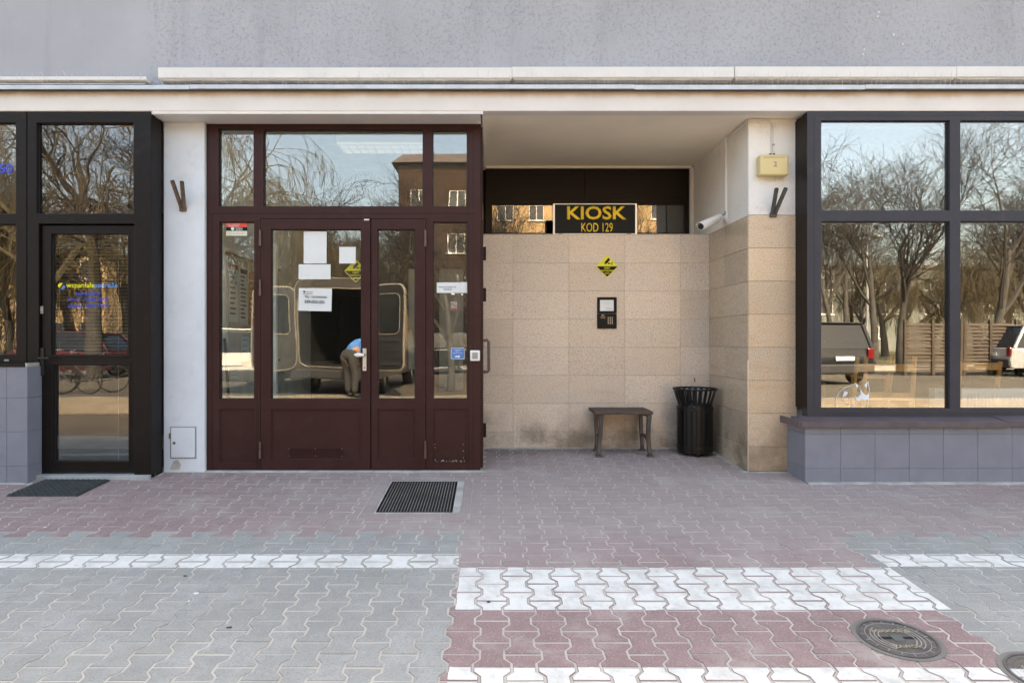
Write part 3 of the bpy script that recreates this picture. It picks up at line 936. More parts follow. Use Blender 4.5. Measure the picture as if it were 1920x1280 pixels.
def leaf(name, X0, X1, glassX, label=None):
    l = sub(ent, name, (ex((X0 + X1) / 2), ZE - .006, z0))
    if label: l['label'] = label
    g_ = hole(glassX[0], glassX[1], 430, 748); p = hole(glassX[0], glassX[1], 767, 860)
    MB().plate(ex(X0), ex(X1), ez(881), ez(410.6), ZE - .006, ZE + .062, [g_, p]).build('leaf_frame', m_brown, l, bev=.003)
    glaze(l, g_, m_glass, ZE + .03)
    infill(l, p, ZE - .004)
    return l
L1 = leaf('door_leaf', 488.8, 694.6, (508, 677), 'wide active door leaf with steel handle')
L2 = leaf('door_leaf', 696.4, 798, (708, 778), 'narrow passive door leaf')
def hinge(parent, X, Y0, Y1, y, mat):
    xh = fx(X, y)
    mb = MB()
    za, zb = fz(Y1, y), fz(Y0, y); zm = (za + zb) / 2
    mb.tube([(xh, y, za), (xh, y, zm - .002)], .0125, 10)
    mb.tube([(xh, y, zm + .002), (xh, y, zb)], .0105, 10)
    mb.tube([(xh, y, zb), (xh, y, zb + .006)], .007, 8)
    mb.box(xh - .004, xh + .004, y, y + .02, za + .01, zb - .01)
    mb.build('hinge', mat, parent, smooth=True)
m_hinge = M('brown hinge', (0.13, 0.075, 0.062), 0.4, metal=0.3)
for Y0, Y1 in ((432, 461), (525, 554), (829, 859)): hinge(L1, 487.5, Y0, Y1, ZE - .016, m_hinge)
for Y0, Y1 in ((432, 462), (827, 859)): hinge(L2, 797.5, Y0, Y1, ZE - .016, m_hinge)
# handle with back plate
hp = (ex(680.5), ex(687.5), ez(695), ez(653))
MB().box(hp[0], hp[1], ZE - .014, ZE - .007, hp[2], hp[3]).build('handle_plate', m_steel, L1, bev=.003)
mb = MB(); zh = ez(665)
mb.tube([(ex(684), ZE - .012, zh), (ex(684), ZE - .055, zh)], .010, 10)
mb.build('handle_spindle', m_gasket, L1, smooth=True)
mb = MB()
mb.tube([(ex(685), ZE - .058, zh), (ex(680), ZE - .062, zh), (ex(673), ZE - .064, zh), (ex(667), ZE - .060, zh + .001)], [.012, .016, .021, .009], 12)
mb.build('handle', m_wplastic, L1, smooth=True)
mb = MB(); mb.lathe([(.006, 0), (.006, .003)], (ex(684), ZE - .014, ez(689)), 10, 'y'); mb.build('keyhole', m_gasket, L1)
# letter plate / vent at the foot of the wide leaf
vx0, vx1, vz0, vz1 = ex(541), ex(642), ez(855.5), ez(840)
MB().plate(vx0, vx1, vz0, vz1, ZE - .001, ZE + .0075, [(vx0 + .006, vx1 - .006, vz0 + .006, vz1 - .006)]).build('vent_frame', m_brown, L1)
mb = MB()
for i in range(5):
    z = vz0 + .010 + i * .0125
    mb.prism([(ZE + .001, z), (ZE + .0075, z + .004), (ZE + .0075, z + .010), (ZE + .001, z + .006)], vx0 + .004, vx1 - .004, 'x')
mb.build('vent_slat', m_brown, L1)
mb = MB()
for X in (542, 591.5, 641):
    for Y in (841, 854.5): mb.lathe([(.003, 0), (.003, .002)], (ex(X), ZE - .001, ez(Y)), 8, 'y')
mb.build('screw', m_steel, L1)
MB().box(ex(683), ex(692.5), ZE - .0085, ZE - .006, ez(413.6), ez(410.9)).build('maker_plate', m_steel, L1)

# the door at right angles on the alcove side, seen edge-on
sdr = thing('side_door', 'brown metal side door of the entrance, seen edge-on facing the alcove', 'door', (-.08, 6.3, 0.4))
MB().box(-.096, -.078, 5.97, 6.875, 0.42, 3.59).build('door_slab', m_brown, sdr, bev=.003)
MB().box(-.0965, -.070, 5.93, 5.966, 0.42, 2.72).build('edge_profile', m_brown, sdr, bev=.003)
mb = MB()
hy = 5.99
pts = [(-.08, hy, fz(697, hy)), (fx(914, hy), hy, fz(697, hy)), (fx(916.5, hy), hy, fz(694.5, hy)), (fx(916.5, hy), hy, fz(640, hy)), (fx(914, hy), hy, fz(637.5, hy)), (-.08, hy, fz(637.5, hy))]
mb.tube(pts, .0135, 12); mb.build('pull_handle', m_hinge, sdr, smooth=True)
for Y0, Y1 in ((463, 488), (540, 565), (793, 819)):
    yh = 6.05
    MB().box(-.079, fx(911.5, yh), yh - .02, yh + .02, fz(Y1, yh), fz(Y0, yh)).build('hinge', m_dark, sdr, bev=.004)

# door release button on the right profile
bt = thing('door_button', 'white square electric door release button on the brown frame', 'button', (ex(890.5), ZE - .02, ez(676)))
bx0, bx1, bz0, bz1 = ex(881.5), ex(900), ez(676.5), ez(656.5)
MB().box(bx0, bx1, ZE - .022, ZE - .0012, bz0, bz1).build('button_housing', m_wplastic, bt, bev=.008, seg=3)
MB().box(bx0 + .020, bx1 - .020, ZE - .027, ZE - .020, bz0 + .020, bz1 - .020).build('push_plate', m_gplastic, bt, bev=.004)

# notices stuck to the glass: every sheet its own thing
def sheet(name, X0, X1, Y0, Y1, mat, label, cat, y, tilt=0.0, curl=0.0, group=None):
    a, b, c, d = fx(X0, y), fx(X1, y), fz(Y1, y), fz(Y0, y)
    o = thing(name, label, cat, ((a + b) / 2, y, (c + d) / 2), group)
    n = 6
    mb = MB()
    vs_ = []
    for j in range(n + 1):
        for i in range(n + 1):
            u, v = i / n, j / n
            yy = y - curl * ((u - .5) ** 2 + (1 - v) ** 2 * .5)
            vs_.append((a + (b - a) * u, yy, c + (d - c) * v))
    fs = [(j * (n + 1) + i, j * (n + 1) + i + 1, (j + 1) * (n + 1) + i + 1, (j + 1) * (n + 1) + i) for i in range(n) for j in range(n)]
    mb.add(vs_, fs)
    s = mb.build('paper_sheet' if 'paper' in name or 'notice' in name else 'sticker_face', mat, o)
    md = s.modifiers.new('thick', 'SOLIDIFY'); md.thickness = 0.0006; md.offset = 1
    if tilt: o.rotation_euler = (0, tilt, 0)
    return o
YG = ZE + .022   # just in front of the door panes
YD = ZE + .0225
sheet('blank_notice', 569.5, 612.5, 434, 494, m_paper, 'tall blank white sheet, uppermost on the wide door leaf', 'notice', YD, 0, .003, group='white notices on the entrance glass')
sheet('blank_notice', 560, 620, 495.5, 523.5, m_paper, 'wide blank white sheet between the tall blank sheet and the phone notice', 'notice', YD, 0, .003, group='white notices on the entrance glass')
sheet('blank_notice', 636, 667, 463, 494, m_paper, 'square white sheet with corner suckers above the yellow diamond', 'notice', YD, 0, .002, group='white notices on the entrance glass')
nt_ = sheet('phone_notice', 560, 622, 540.5, 583, m_paper, 'white notice with security phone number on the wide door leaf', 'notice', YD, R(1.2), .006, group='white notices on the entrance glass')
yt = YD - .008
text('TEL : OCHRONA', fx(613, yt) - fx(571, yt), fx(592, yt), fz(556.5, yt), m_ink, nt_, .012, sx=1.0)
text('539-033-321', fx(608, yt) - fx(571, yt), fx(589.5, yt), fz(565.7, yt), m_ink, nt_, .02)
text('PATROL SECURITY', fx(586, yt) - fx(574, yt), fx(580.5, yt), fz(547.5, yt), m_ink, nt_, .01, height=.008)
mb = MB(); mb.prism([(fx(567.5, yt), fz(545.6, yt)), (fx(570.2, yt), fz(550, yt)), (fx(573, yt), fz(545.6, yt))], yt - .0006, yt, 'y'); mb.build('shield_logo', m_ink, nt_)
MB().box(fx(568, yt), fx(586, yt), yt - .0006, yt, fz(551.6, yt), fz(551.0, yt)).build('print_line', m_ink, nt_)

code = sheet('code_notice', 819, 862.5, 529.5, 549, m_paper, 'small white notice on the right side pane above the blue sticker', 'notice', YG, 0, .003, group='white notices on the entrance glass')
yt = YG - .005
text('Dzwonić do kiosku: 129', fx(855, yt) - fx(823, yt), fx(839, yt), fz(537.8, yt), m_ink, code, .004)
text('(domofon)', fx(847, yt) - fx(832, yt), fx(839.5, yt), fz(542.5, yt), m_ink, code, .004)
torn = sheet('paper_scrap', 862.8, 876, 529, 549, m_paper, 'torn white paper scrap beside the small white notice', 'paper', YG + .001, 0, .004)

bs_ = thing('blue_sticker', 'blue square sticker with white arrow on the right side pane', 'sticker', (ex(859), YG, ez(663)))
def rrect(x0, x1, z0, z1, r, n=4):
    p = []
    for (cx, cz, a0) in ((x1 - r, z0 + r, -90), (x1 - r, z1 - r, 0), (x0 + r, z1 - r, 90), (x0 + r, z0 + r, 180)):
        for i in range(n + 1):
            a = R(a0 + 90 * i / n); p.append((cx + r * math.cos(a), cz + r * math.sin(a)))
    return p
a, b, c, d = fx(845.5, YG), fx(871, YG), fz(673, YG), fz(652, YG)
mb = MB(); mb.prism(rrect(a, b, c, d, .012), YG, YG + .0006, 'y'); mb.build('sticker_edge', m_paper, bs_)
mb = MB(); mb.prism(rrect(a + .004, b - .004, c + .004, d - .004, .010), YG - .0006, YG - .0001, 'y'); mb.build('sticker_face', m_blue, bs_)
yt = YG - .0008
for i, s in enumerate(('TU NACIŚNIJ', 'ZAMEK', 'ELEKTRYCZNY')):
    text(s, (.072, .040, .092)[i], (a + b) / 2, d - .020 - .0145 * i, m_paper, bs_, .018)
xm, zm = (a + b) / 2, c + .024
mb = MB(); mb.prism([(xm - .025, zm - .006), (xm + .003, zm - .006), (xm + .003, zm - .014), (xm + .026, zm), (xm + .003, zm + .014), (xm + .003, zm + .006), (xm - .025, zm + .006)], yt - .0006, yt, 'y'); mb.build('arrow', m_paper, bs_)

al = thing('alarm_sticker', 'red black and cream security sticker at top of the left side pane', 'sticker', (ex(443), YG, ez(440)))
a, b = fx(424, YG), fx(463.5, YG)
for (Y0, Y1, m_) in ((418.5, 426, m_red), (426, 433, m_sign), (433, 442, m_cream)):
    MB().box(a, b, YG, YG + .0006, fz(Y1, YG), fz(Y0, YG)).build('sticker_band', m_, al)
yt = YG - .0002
text('OBIEKT CHRONIONY', (b - a) * .62, a + (b - a) * .35, fz(420.8, yt), m_paper, al, .02)
text('MONITORING', (b - a) * .5, a + (b - a) * .35, fz(424, yt), m_paper, al, .02)
text('PATROL', (b - a) * .34, a + (b - a) * .62, fz(428.2, yt), m_paper, al, .02)
text('SECURITY', (b - a) * .34, a + (b - a) * .62, fz(431.2, yt), m_paper, al, .02)
mb = MB(); cx, cz = a + (b - a) * .31, fz(429.3, yt)
mb.prism([(cx - .016, cz + .012), (cx - .014, cz - .006), (cx, cz - .017), (cx + .014, cz - .006), (cx + .016, cz + .012), (cx, cz + .016)], yt - .0006, yt, 'y'); mb.build('shield_logo', m_paper, al)
for i, Y in enumerate((435.6, 438.6)): text('interwencja grupy patrolowej całodobowo', (b - a) * .9, (a + b) / 2, fz(Y, yt), m_gplastic, al, .0)

def diamond(name, cx, cz, r, y, label, outline):
    t = thing(name, label, 'sign', (cx, y, cz - r))
    def dm(rr, rc_):
        p = []
        for k in range(4):
            a0 = R(90 * k)
            for j in (-2, -1, 0, 1, 2):
                ca = a0 + j * R(20)
                ccx, ccz = cx + math.sin(a0) * (rr - rc_ * 1.414), cz + math.cos(a0) * (rr - rc_ * 1.414)
                p.append((ccx + math.sin(ca) * rc_, ccz + math.cos(ca) * rc_))
        return p
    big = dm(r, .015)
    mb = MB(); mb.prism(big, y - .003, y, 'y'); mb.build('sign_plate', m_cctvy, t)
    sm = dm(r - .008, .012)
    low = clip(sm, 1, cz, True)
    mb = MB(); mb.prism(low, y - .0036, y - .0031, 'y'); mb.build('lower_field', m_sign, t)
    k = r / 0.12
    def rot(px, pz, ang): return (cx + (px * math.cos(ang) - pz * math.sin(ang)) * k, cz + (px * math.sin(ang) + pz * math.cos(ang)) * k)
    an = R(48)
    mb = MB()
    mb.prism([rot(px, pz, an) for px, pz in ((.012, .022), (.075, .022), (.075, .050), (.012, .050))], y - .0036, y - .0031, 'y')
    mb.prism([rot(px, pz, an) for px, pz in ((.001, .027), (.010, .025), (.010, .046), (.001, .044))], y - .0036, y - .0031, 'y')
    mb.prism([(cx + px * k, cz + pz * k) for px, pz in ((.030, .026), (.055, .026), (.055, .033), (.030, .033))], y - .0036, y - .0031, 'y')
    mb.prism([(cx + px * k, cz + pz * k) for px, pz in ((.050, .012), (.056, .012), (.056, .050), (.050, .050))], y - .0036, y - .0031, 'y')
    mb.prism([(cx + (.02 + .010 * math.cos(a_)) * k, cz + (.030 + .010 * math.sin(a_)) * k) for a_ in [i * R(45) for i in range(8)]], y - .0037, y - .0032, 'y')
    mb.prism([(cx + px * k, cz + pz * k) for px, pz in ((-.005, .044), (.004, .048), (.020, .034), (.014, .028))], y - .0038, y - .0033, 'y')
    mb.build('camera_pictogram', m_sign, t)
    for i, (s, w) in enumerate((('OBIEKT', .068), ('MONITOROWANY', .146), ('CCTV', .054))):
        text(s, w * k, cx, cz - (.018 + .0285 * i) * k, m_cctvy, t, .03, height=.019 * k, y=y - .0038)
    return t
diamond('cctv_sign', fx(1138.3, 6.878), fz(499.3, 6.878), .122, 6.878, 'yellow and black diamond CCTV sign on the granite wall', False)
d2 = diamond('cctv_sign', fx(667, YG + .03), fz(508, YG + .03), .108, YG + .03, 'yellow CCTV diamond behind the wide door glass under a square sheet', True)

# --------------------------- things inside the lobby
# noticeboard on the left lobby wall, its papers seen slantwise
nb = thing('noticeboard', 'beige noticeboard on the left lobby wall', 'noticeboard', (-2.52, 6.6, 1.2))
MB().box(-2.528, -2.515, 6.12, 7.6, 1.38, 2.42).build('board', M('beige board', (0.52, 0.48, 0.40), 0.8), nb)
for (z0_, z1_) in ((2.42, 2.445), (1.355, 1.38)):
    MB().box(-2.528, -2.505, 6.10, 7.62, z0_, z1_).build('board_edge', M('brown board edge', (0.22, 0.13, 0.08), 0.6), nb)
def wall_paper(y0_, y1_, z0_, z1_, head, label, rows=9, body=None):
    t = thing('pinned_notice', label, 'notice', (-2.51, (y0_ + y1_) / 2, z0_), group='notices on the lobby board')
    MB().box(-2.5145, -2.5125, y0_, y1_, z0_, z1_).build('paper_sheet', body or m_paper, t)
    mb = MB(); rr = random.Random(int(y0_ * 100))
    h = z1_ - z0_
    for i in range(rows):
        z = z1_ - h * (0.16 + 0.78 * i / rows)
        mb.box(-2.5124, -2.5122, y0_ + .02, y0_ + .02 + (y1_ - y0_ - .04) * rr.uniform(.55, 1), z - h * .018, z + h * .006)
    mb.build('print_line', m_ink if body is None else m_paper, t)
    if head: MB().box(-2.5124, -2.5121, y0_ + .01, y1_ - .01, z1_ - h * .11, z1_ - h * .03).build('heading', head, t)
wall_paper(6.15, 6.38, 1.78, 2.36, m_orange, 'white sheet with orange band, nearest the door on the lobby board')
wall_paper(6.41, 6.62, 1.76, 2.34, m_ink, 'white sheet with black heading beside the orange sheet in the lobby', 11)
wall_paper(6.65, 6.84, 1.76, 2.32, None, 'orange printed sheet on the lobby noticeboard', 8, m_orange)
wall_paper(6.87, 7.05, 1.86, 2.20, None, 'small white sheet right of the orange sheet in the lobby', 6)
wall_paper(6.46, 6.66, 1.42, 1.64, None, 'torn-off white slip below the black headed sheet in the lobby', 3)
wall_paper(6.18, 6.40, 1.14, 1.33, None, 'white notice lowest on the left lobby wall', 4)
lamp = thing('ceiling_light', 'white louvred fluorescent ceiling light inside the lobby', 'ceiling light', (-1.25, 7.4, 3.9))
MB().box(-1.72, -.72, 7.12, 7.50, 3.80, 3.90).build('light_housing', m_wplastic, lamp, bev=.006)
mb = MB()
for i in range(11): mb.box(-1.70 + i * .096, -1.692 + i * .096, 7.14, 7.48, 3.775, 3.80)
for y_ in (7.14, 7.30, 7.47): mb.box(-1.71, -.73, y_, y_ + .008, 3.775, 3.80)
mb.build('louvre', m_wplastic, lamp)
m_tube = bpy.data.materials.new('faintly glowing diffuser'); m_tube.use_nodes = True
b_ = m_tube.node_tree.nodes['Principled BSDF']; b_.inputs['Emission Color'].default_value = (1, 1, 1, 1); b_.inputs['Emission Strength'].default_value = 0.035; b_.inputs['Base Color'].default_value = (.8, .8, .8, 1)  # faint glow added so the fixture shows against the sky reflection
MB().box(-1.715, -.725, 7.125, 7.495, 3.785, 3.7995).build('diffuser', m_tube, lamp)
MB().tube([(-1.5, 7.3, 3.88), (-1.5, 7.3, 3.98)], .01, 8).build('hanger', m_wplastic, lamp)
ld = thing('lobby_door', 'dark framed glazed inner door at the back of the lobby', 'door', (-.75, 8.95, .41))
MB().plate(-1.25, -.30, .41, 2.75, 8.93, 8.985, [(-1.15, -.85, 1.2, 2.6), (-.72, -.38, .9, 2.6)]).build('door_frame', m_brown, ld, bev=.004)
MB().box(-1.16, -.37, 8.96, 8.965, .9, 2.61).build('pane', M('pale daylight glass', (.55, .56, .54), .3), ld)
cane = thing('pole', 'thin dark pole leaning inside the left side pane', 'pole', (-2.5, 6.2, .41))
MB().tube([(ex(425), 6.03, .43), (ex(412), 6.0, 1.62)], .013, 10).build('shaft', m_gasket, cane, smooth=True)
post = thing('lobby_post', 'pale post standing just inside the wide door leaf', 'post', (ex(515), 6.1, .41))
MB().box(fx(512.5, 6.2), fx(518.5, 6.2), 6.18, 6.24, .41, 2.70).build('post_shaft', m_wall_in, post)
ns = thing('no_smoking_sticker', 'no smoking sticker inside the right side pane', 'sticker', (ex(850), ZE + .06, ez(580)))
ys_ = ZE + .06
MB().box(fx(845, ys_), fx(857, ys_), ys_, ys_ + .001, fz(582, ys_), fz(565, ys_)).build('sticker_face', m_paper, ns)
mb = MB(); cx, cz = fx(851, ys_), fz(571, ys_)
ring = [(.024, 0), (.024, .0012), (.019, .0012), (.019, 0)]
mb.lathe(ring, (cx, ys_ - .0002, cz), 20, 'y', close=True)
mb.prism([(cx - .017, cz + .012), (cx - .012, cz + .017), (cx + .017, cz - .012), (cx + .012, cz - .017)], ys_ - .0012, ys_ - .0003, 'y'); mb.build('ban_ring', m_red, ns)
mb = MB(); mb.box(cx - .014, cx + .012, ys_ - .0008, ys_ - .0002, cz - .003, cz + .003); mb.build('cigarette', m_ink, ns)
MB().box(fx(845.4, ys_), fx(856.6, ys_), ys_ - .0006, ys_ - .0001, fz(581.6, ys_), fz(577.8, ys_)).build('red_band', m_red, ns)
# ------------------------------------------------------------------ left shop (dark frames)
ZL = 5.647
def lx(X): return fx(X, ZL)
def lz(Y): return fz(Y, ZL)
def lhole(X0, X1, Y0, Y1): return (lx(X0), lx(X1), lz(Y1), lz(Y0))

sh = thing('shop_door', 'dark brown framed glass shop door with fanlight at the left', 'door', (-3.55, ZL, 0.43))
LT = 3.611
fan = lhole(68, 250, 230, 401)
op = (lx(72.5), lx(252), 0.36, lz(419.5))
MB().plate(lx(51.2), lx(283), 0.36, LT, ZL, ZL + .075, [fan, op]).build('frame', m_dark, sh, bev=.004)
MB().plate(fan[0] - .016, fan[1] + .016, fan[2] - .012, fan[3] + .016, ZL + .0045, ZL + .06, [(fan[0] + .004, fan[1] - .002, fan[2] + .004, fan[3] - .004)]).build('fanlight_bead', m_dark, sh, bev=.003)
glaze(sh, fan, m_glass_lt, ZL + .04)
# curtain behind the fanlight
MB().box(fan[0] - .05, fan[1] + .05, ZL + .12, ZL + .124, fan[2] - .05, fan[3] + .05).build('fanlight_screen', M('grey curtain', (.20, .19, .20), .9), sh)
# deep side cheek of the frame facing the pillar
mb = MB()
mb.box(lx(283) - .10, lx(283) - .0005, ZL + .004, 5.851, 0.37, fz(222, 5.75))
mb.build('side_cheek', m_dark, sh, bev=.003)
dl = sub(sh, 'door_leaf', (lx(160), ZL + .02, .42))
up = lhole(92, 237, 437, 666); lo = lhole(96, 238.5, 684, 866)
yl = ZL + .026
MB().plate(lx(74.5), lx(250.5), lz(886.5), lz(421.5), yl, yl + .06, [up, lo]).build('leaf_frame', m_dark, dl, bev=.005)
MB().plate(up[0] - .018, up[1] + .018, up[2] - .018, up[3] + .018, yl - .004, yl + .01, [(up[0] + .002, up[1] - .002, up[2] + .002, up[3] - .002)]).build('glazing_bead', m_dark, dl, bev=.003)
MB().plate(lo[0] - .018, lo[1] + .018, lo[2] - .018, lo[3] + .018, yl - .004, yl + .01, [(lo[0] + .002, lo[1] - .002, lo[2] + .002, lo[3] - .002)]).build('glazing_bead', m_dark, dl, bev=.003)
glaze(dl, up, m_glass_l, yl + .03); glaze(dl, lo, m_glass_l, yl + .03)
for Y0, Y1, zc in ((652, 704, 671),):
    MB().box(fx(76.5, yl), fx(83.5, yl), yl - .012, yl - .0005, fz(Y1, yl), fz(Y0, yl)).build('handle_plate', m_gasket, dl, bev=.003)
    mb = MB(); z = fz(zc, yl)
    mb.tube([(fx(80, yl), yl - .01, z), (fx(80, yl), yl - .045, z), (fx(83, yl), yl - .055, z), (fx(100, yl), yl - .055, z)], .0095, 10)
    mb.build('handle', m_gasket, dl, smooth=True)
for Yc in (581, 692):
    MB().box(fx(75.5, yl), fx(81.5, yl), yl - .006, yl - .0005, fz(Yc + 7, yl), fz(Yc - 7, yl)).build('lock_plate', m_gplastic if Yc < 600 else m_gasket, dl, bev=.002)
    mb = MB(); mb.lathe([(.008, 0), (.008, .004)], (fx(79, yl), yl - .0062, fz(Yc, yl)), 12, 'y'); mb.build('lock_cylinder', m_steel, dl)
MB().box(-4.0, lx(283), ZL - .045, ZL + .08, 0.33, fz(889.5, ZL)).build('threshold', M('grey stone threshold', (.36, .38, .38), .7, dirt=.3), sh, bev=.004)

lett = thing('window_lettering', 'yellow and blue travel agency lettering on the shop door glass', 'lettering', (lx(165), yl + .026, lz(570)))
yt = yl + .0262
text('wspaniałe', fx(177, yt) - fx(124, yt), fx(150.5, yt), fz(536, yt), m_lime, lett, .012)
text('podróże', fx(220.5, yt) - fx(177.5, yt), fx(199, yt), fz(535.5, yt), m_sky, lett, .004)
for (m_, a0, dx, dz) in ((m_lime, 60, -.004, .006), (m_sky, 240, .006, -.006)):
    cx, cz = fx(115.5, yt) + dx, fz(536.5, yt) + dz
    mb = MB(); mb.prism([(cx + .027 * math.cos(R(a0 + i * 20)), cz + .022 * math.sin(R(a0 + i * 20))) for i in range(10)], yt - .0007, yt - .0001, 'y')
    mb.build('swirl_logo', m_ if m_ is m_lime else m_blue, lett)
text('zapraszamy', fx(189, yt) - fx(141, yt), fx(165, yt), fz(552, yt), m_navy, lett, .02)
text('pon-pt', fx(151, yt) - fx(127, yt), fx(139, yt), fz(562, yt), m_navy, lett, .02)
text('10:00-18:00', fx(203, yt) - fx(159, yt), fx(181, yt), fz(561.5, yt), m_navy, lett, .02)
text('sobota', fx(154, yt) - fx(127, yt), fx(140.5, yt), fz(573, yt), m_navy, lett, .02)
text('10:00-14:00', fx(203, yt) - fx(160, yt), fx(181.5, yt), fz(572.5, yt), m_navy, lett, .02)

bl = thing('venetian_blind', 'horizontal slatted blind behind the left shop door glass', 'blind', (lx(165), yl + .10, .5))
z = fz(668, yl + .1)
zt = fz(432, yl + .1)
i = 0
bm_ = MB().box(-.375, .375, -.012, .012, -.0004, .0004)
bme = bm_.mesh('blind_slat', m_blind)
while z < zt:
    o = bpy.data.objects.new('blind_slat', bme); COL.objects.link(o); o.parent = bl
    o.location = (0, 0, z - .5)
    o.rotation_euler = (R(4) if z > 1.42 else R(62), 0, 0)
    z += .0315 if z > 1.42 else .022
for X in (112, 222):
    MB().tube([(fx(X, yl + .1), yl + .1, .52), (fx(X, yl + .1), yl + .1, zt)], .0012, 5).build('blind_cord', m_blind, bl)

lw_ = thing('shop_window', 'dark brown framed shop window at far left with blue lettering', 'window', (-4.6, ZL, 1.4))
up2 = (-5.2, lx(29.5), lz(401), lz(230)); lo2 = (-5.2, lx(30), lz(665), lz(420))
MB().plate(-8.0, lx(49.5), lz(683), LT, ZL, ZL + .07, [up2, lo2, (-6.45, -5.33, lz(401), lz(230)), (-6.45, -5.33, lz(665), lz(420)), (-7.8, -6.58, lz(401), lz(230)), (-7.8, -6.58, lz(665), lz(420))]).build('frame', m_dark, lw_, bev=.004)
MB().box(lx(49.8), lx(51.0), ZL + .012, ZL + .06, lz(683), LT).build('profile_joint', m_vdark, lw_)
for h in (up2, lo2, (-6.45, -5.33, lz(401), lz(230)), (-6.45, -5.33, lz(665), lz(420)), (-7.8, -6.58, lz(401), lz(230)), (-7.8, -6.58, lz(665), lz(420))):
    glaze(lw_, h, m_glass_l, ZL + .035)
yt = ZL + .031
text('50', None, lx(6), lz(315), m_navy, lw_, .04, height=.088, sx=1.1)
MB().box(lx(8), lx(17), ZL - .004, ZL + .002, lz(677), lz(673.5)).build('drain_cap', m_gplastic, lw_, bev=.002)

def plinth(name, label, x0, x1, yf, z_top, rows, pitch, first, ret=None):
    """tiled plinth below a shop window; rows: z boundaries top to bottom"""
    t = thing(name, label, 'plinth', ((x0 + x1) / 2, yf, .35))
    MB().box(x0 + .012, x1 - .012, yf + .011, 5.86, .25, z_top - .002).build('plinth_core', m_grout, t)
    xs = [x0]
    x = first
    while x < x1 - .02:
        if x > x0 + .02: xs.append(x)
        x += pitch
    xs.append(x1)
    rq = random.Random(9)
    for i in range(len(xs) - 1):
        for j in range(len(rows) - 1):
            o = MB().box(xs[i] + .0012, xs[i + 1] - .0012, yf + rq.uniform(-.0006, .0006), yf + .0105, rows[j + 1] + .0009, rows[j] - .0009).build('tile', m_tile, t, bev=.001, seg=1)
    return t, rows
YB = 5.50
zt_ = fz(683, YB)
pl, rows = plinth('plinth', 'grey tiled plinth under the far left shop window', -8.0, fx(51.5, YB), YB, zt_, [zt_ - .02, fz(745.6, YB), fz(809, YB), fz(873.4, YB), .355], .296, fx(12.5, YB) - .296 * 14)
for j in range(len(rows) - 1):
    MB().box(fx(51.5, YB) - .0115, fx(51.5, YB) - .001, YB + .0115, ZL + .03, rows[j + 1] + .0012, rows[j] - .0012).build('tile', m_tile, pl)
MB().box(-8.0, fx(47, YB), YB - .012, ZL + .03, zt_ - .0195, zt_ + .002).build('sill', m_dark, pl, bev=.003)
MB().box(fx(47.5, YB), fx(51.5, YB), YB - .002, ZL - .001, zt_ - .0195, zt_ + .012).build('sill_end', m_mortar, pl)

# ------------------------------------------------------------------ right shop (anthracite frames)
ZR = 5.63
def rx(X): return fx(X, ZR)
def rz(Y): return fz(Y, ZR)
rw = thing('shop_window', 'large anthracite framed shop window above the grey plinth', 'window', (5.9, ZR, 1.0))
bays = [(rx(1540), rx(1781)), (rx(1801), rx(2042)), (rx(2062), rx(2303)), (rx(2323), 8.88)]
hs = []
for (a, b) in bays:
    hs.append((a, b, rz(395), rz(226))); hs.append((a, b, rz(766), rz(415)))
MB().plate(rx(1513.5), 9.0, rz(782), 3.6095, ZR, ZR + .075, hs).build('frame', m_grey, rw, bev=.003)
mb = MB()
mb.box(rx(1526), rx(1527), ZR - .001, ZR + .003, rz(778), rz(215))
mb.box(rx(1533), 9.0, ZR - .001, ZR + .003, rz(217.6), rz(216.8))
mb.box(rx(1533), 9.0, ZR - .001, ZR + .003, rz(775.2), rz(774.4))
mb.box(rx(1514), rx(1526), ZR - .0008, ZR + .003, rz(405.4), rz(404.6))
mb.build('profile_joint', m_gasket, rw)
MB().box(rx(1513.5) + .0005, rx(1513.5) + .11, ZR + .0755, 5.87, 1.0, fz(218, 5.7)).build('side_cheek', m_vdark, rw)
mb = MB()
mb.box(rx(1513.5) - .0006, rx(1513.5) + .08, ZR + .003, ZR + .0752, 1.0, 3.606); mb.build('side_profile', m_vdark, rw)
for h in hs: glaze(rw, h, m_glass_r, ZR + .035)
# sheet sill
YS = 5.52
mb = MB()
mb.prism([(5.47, rz(786.5)), (5.472, rz(796.5)), (5.482, rz(797)), (5.484, rz(790)), (5.66, rz(784)), (5.66, rz(780))], fx(1502, 5.48), rx(1862), 'x')
mb.build('sill', m_sill, rw)
mb = MB()
mb.prism([(5.472, rz(785)), (5.474, rz(795)), (5.484, rz(795.5)), (5.486, rz(788.5)), (5.66, rz(782)), (5.66, rz(778))], rx(1862) - .01, 9.02, 'x')
mb.build('sill', m_sill, rw)
MB().box(fx(1502, 5.48) - .015, fx(1502, 5.48) + .0, 5.478, 5.85, rz(797), rz(784)).build('sill_end', m_sill, rw, bev=.002)
zt2 = rz(788)
rows2 = [zt2, fz(813, YS), fz(877.5, YS), .35]
pr, _ = plinth('plinth', 'grey tiled plinth under the large right shop window', 2.712, 9.0, YS, zt2, rows2, .2958, fx(1512, YS))
for j in range(3):
    for (y0, y1) in ((YS + .0115, YS + .30), (YS + .3025, 5.846)):
        MB().box(2.7125, 2.723, y0, y1, rows2[j + 1] + .0012, rows2[j] - .0012).build('tile', m_tile, pr)

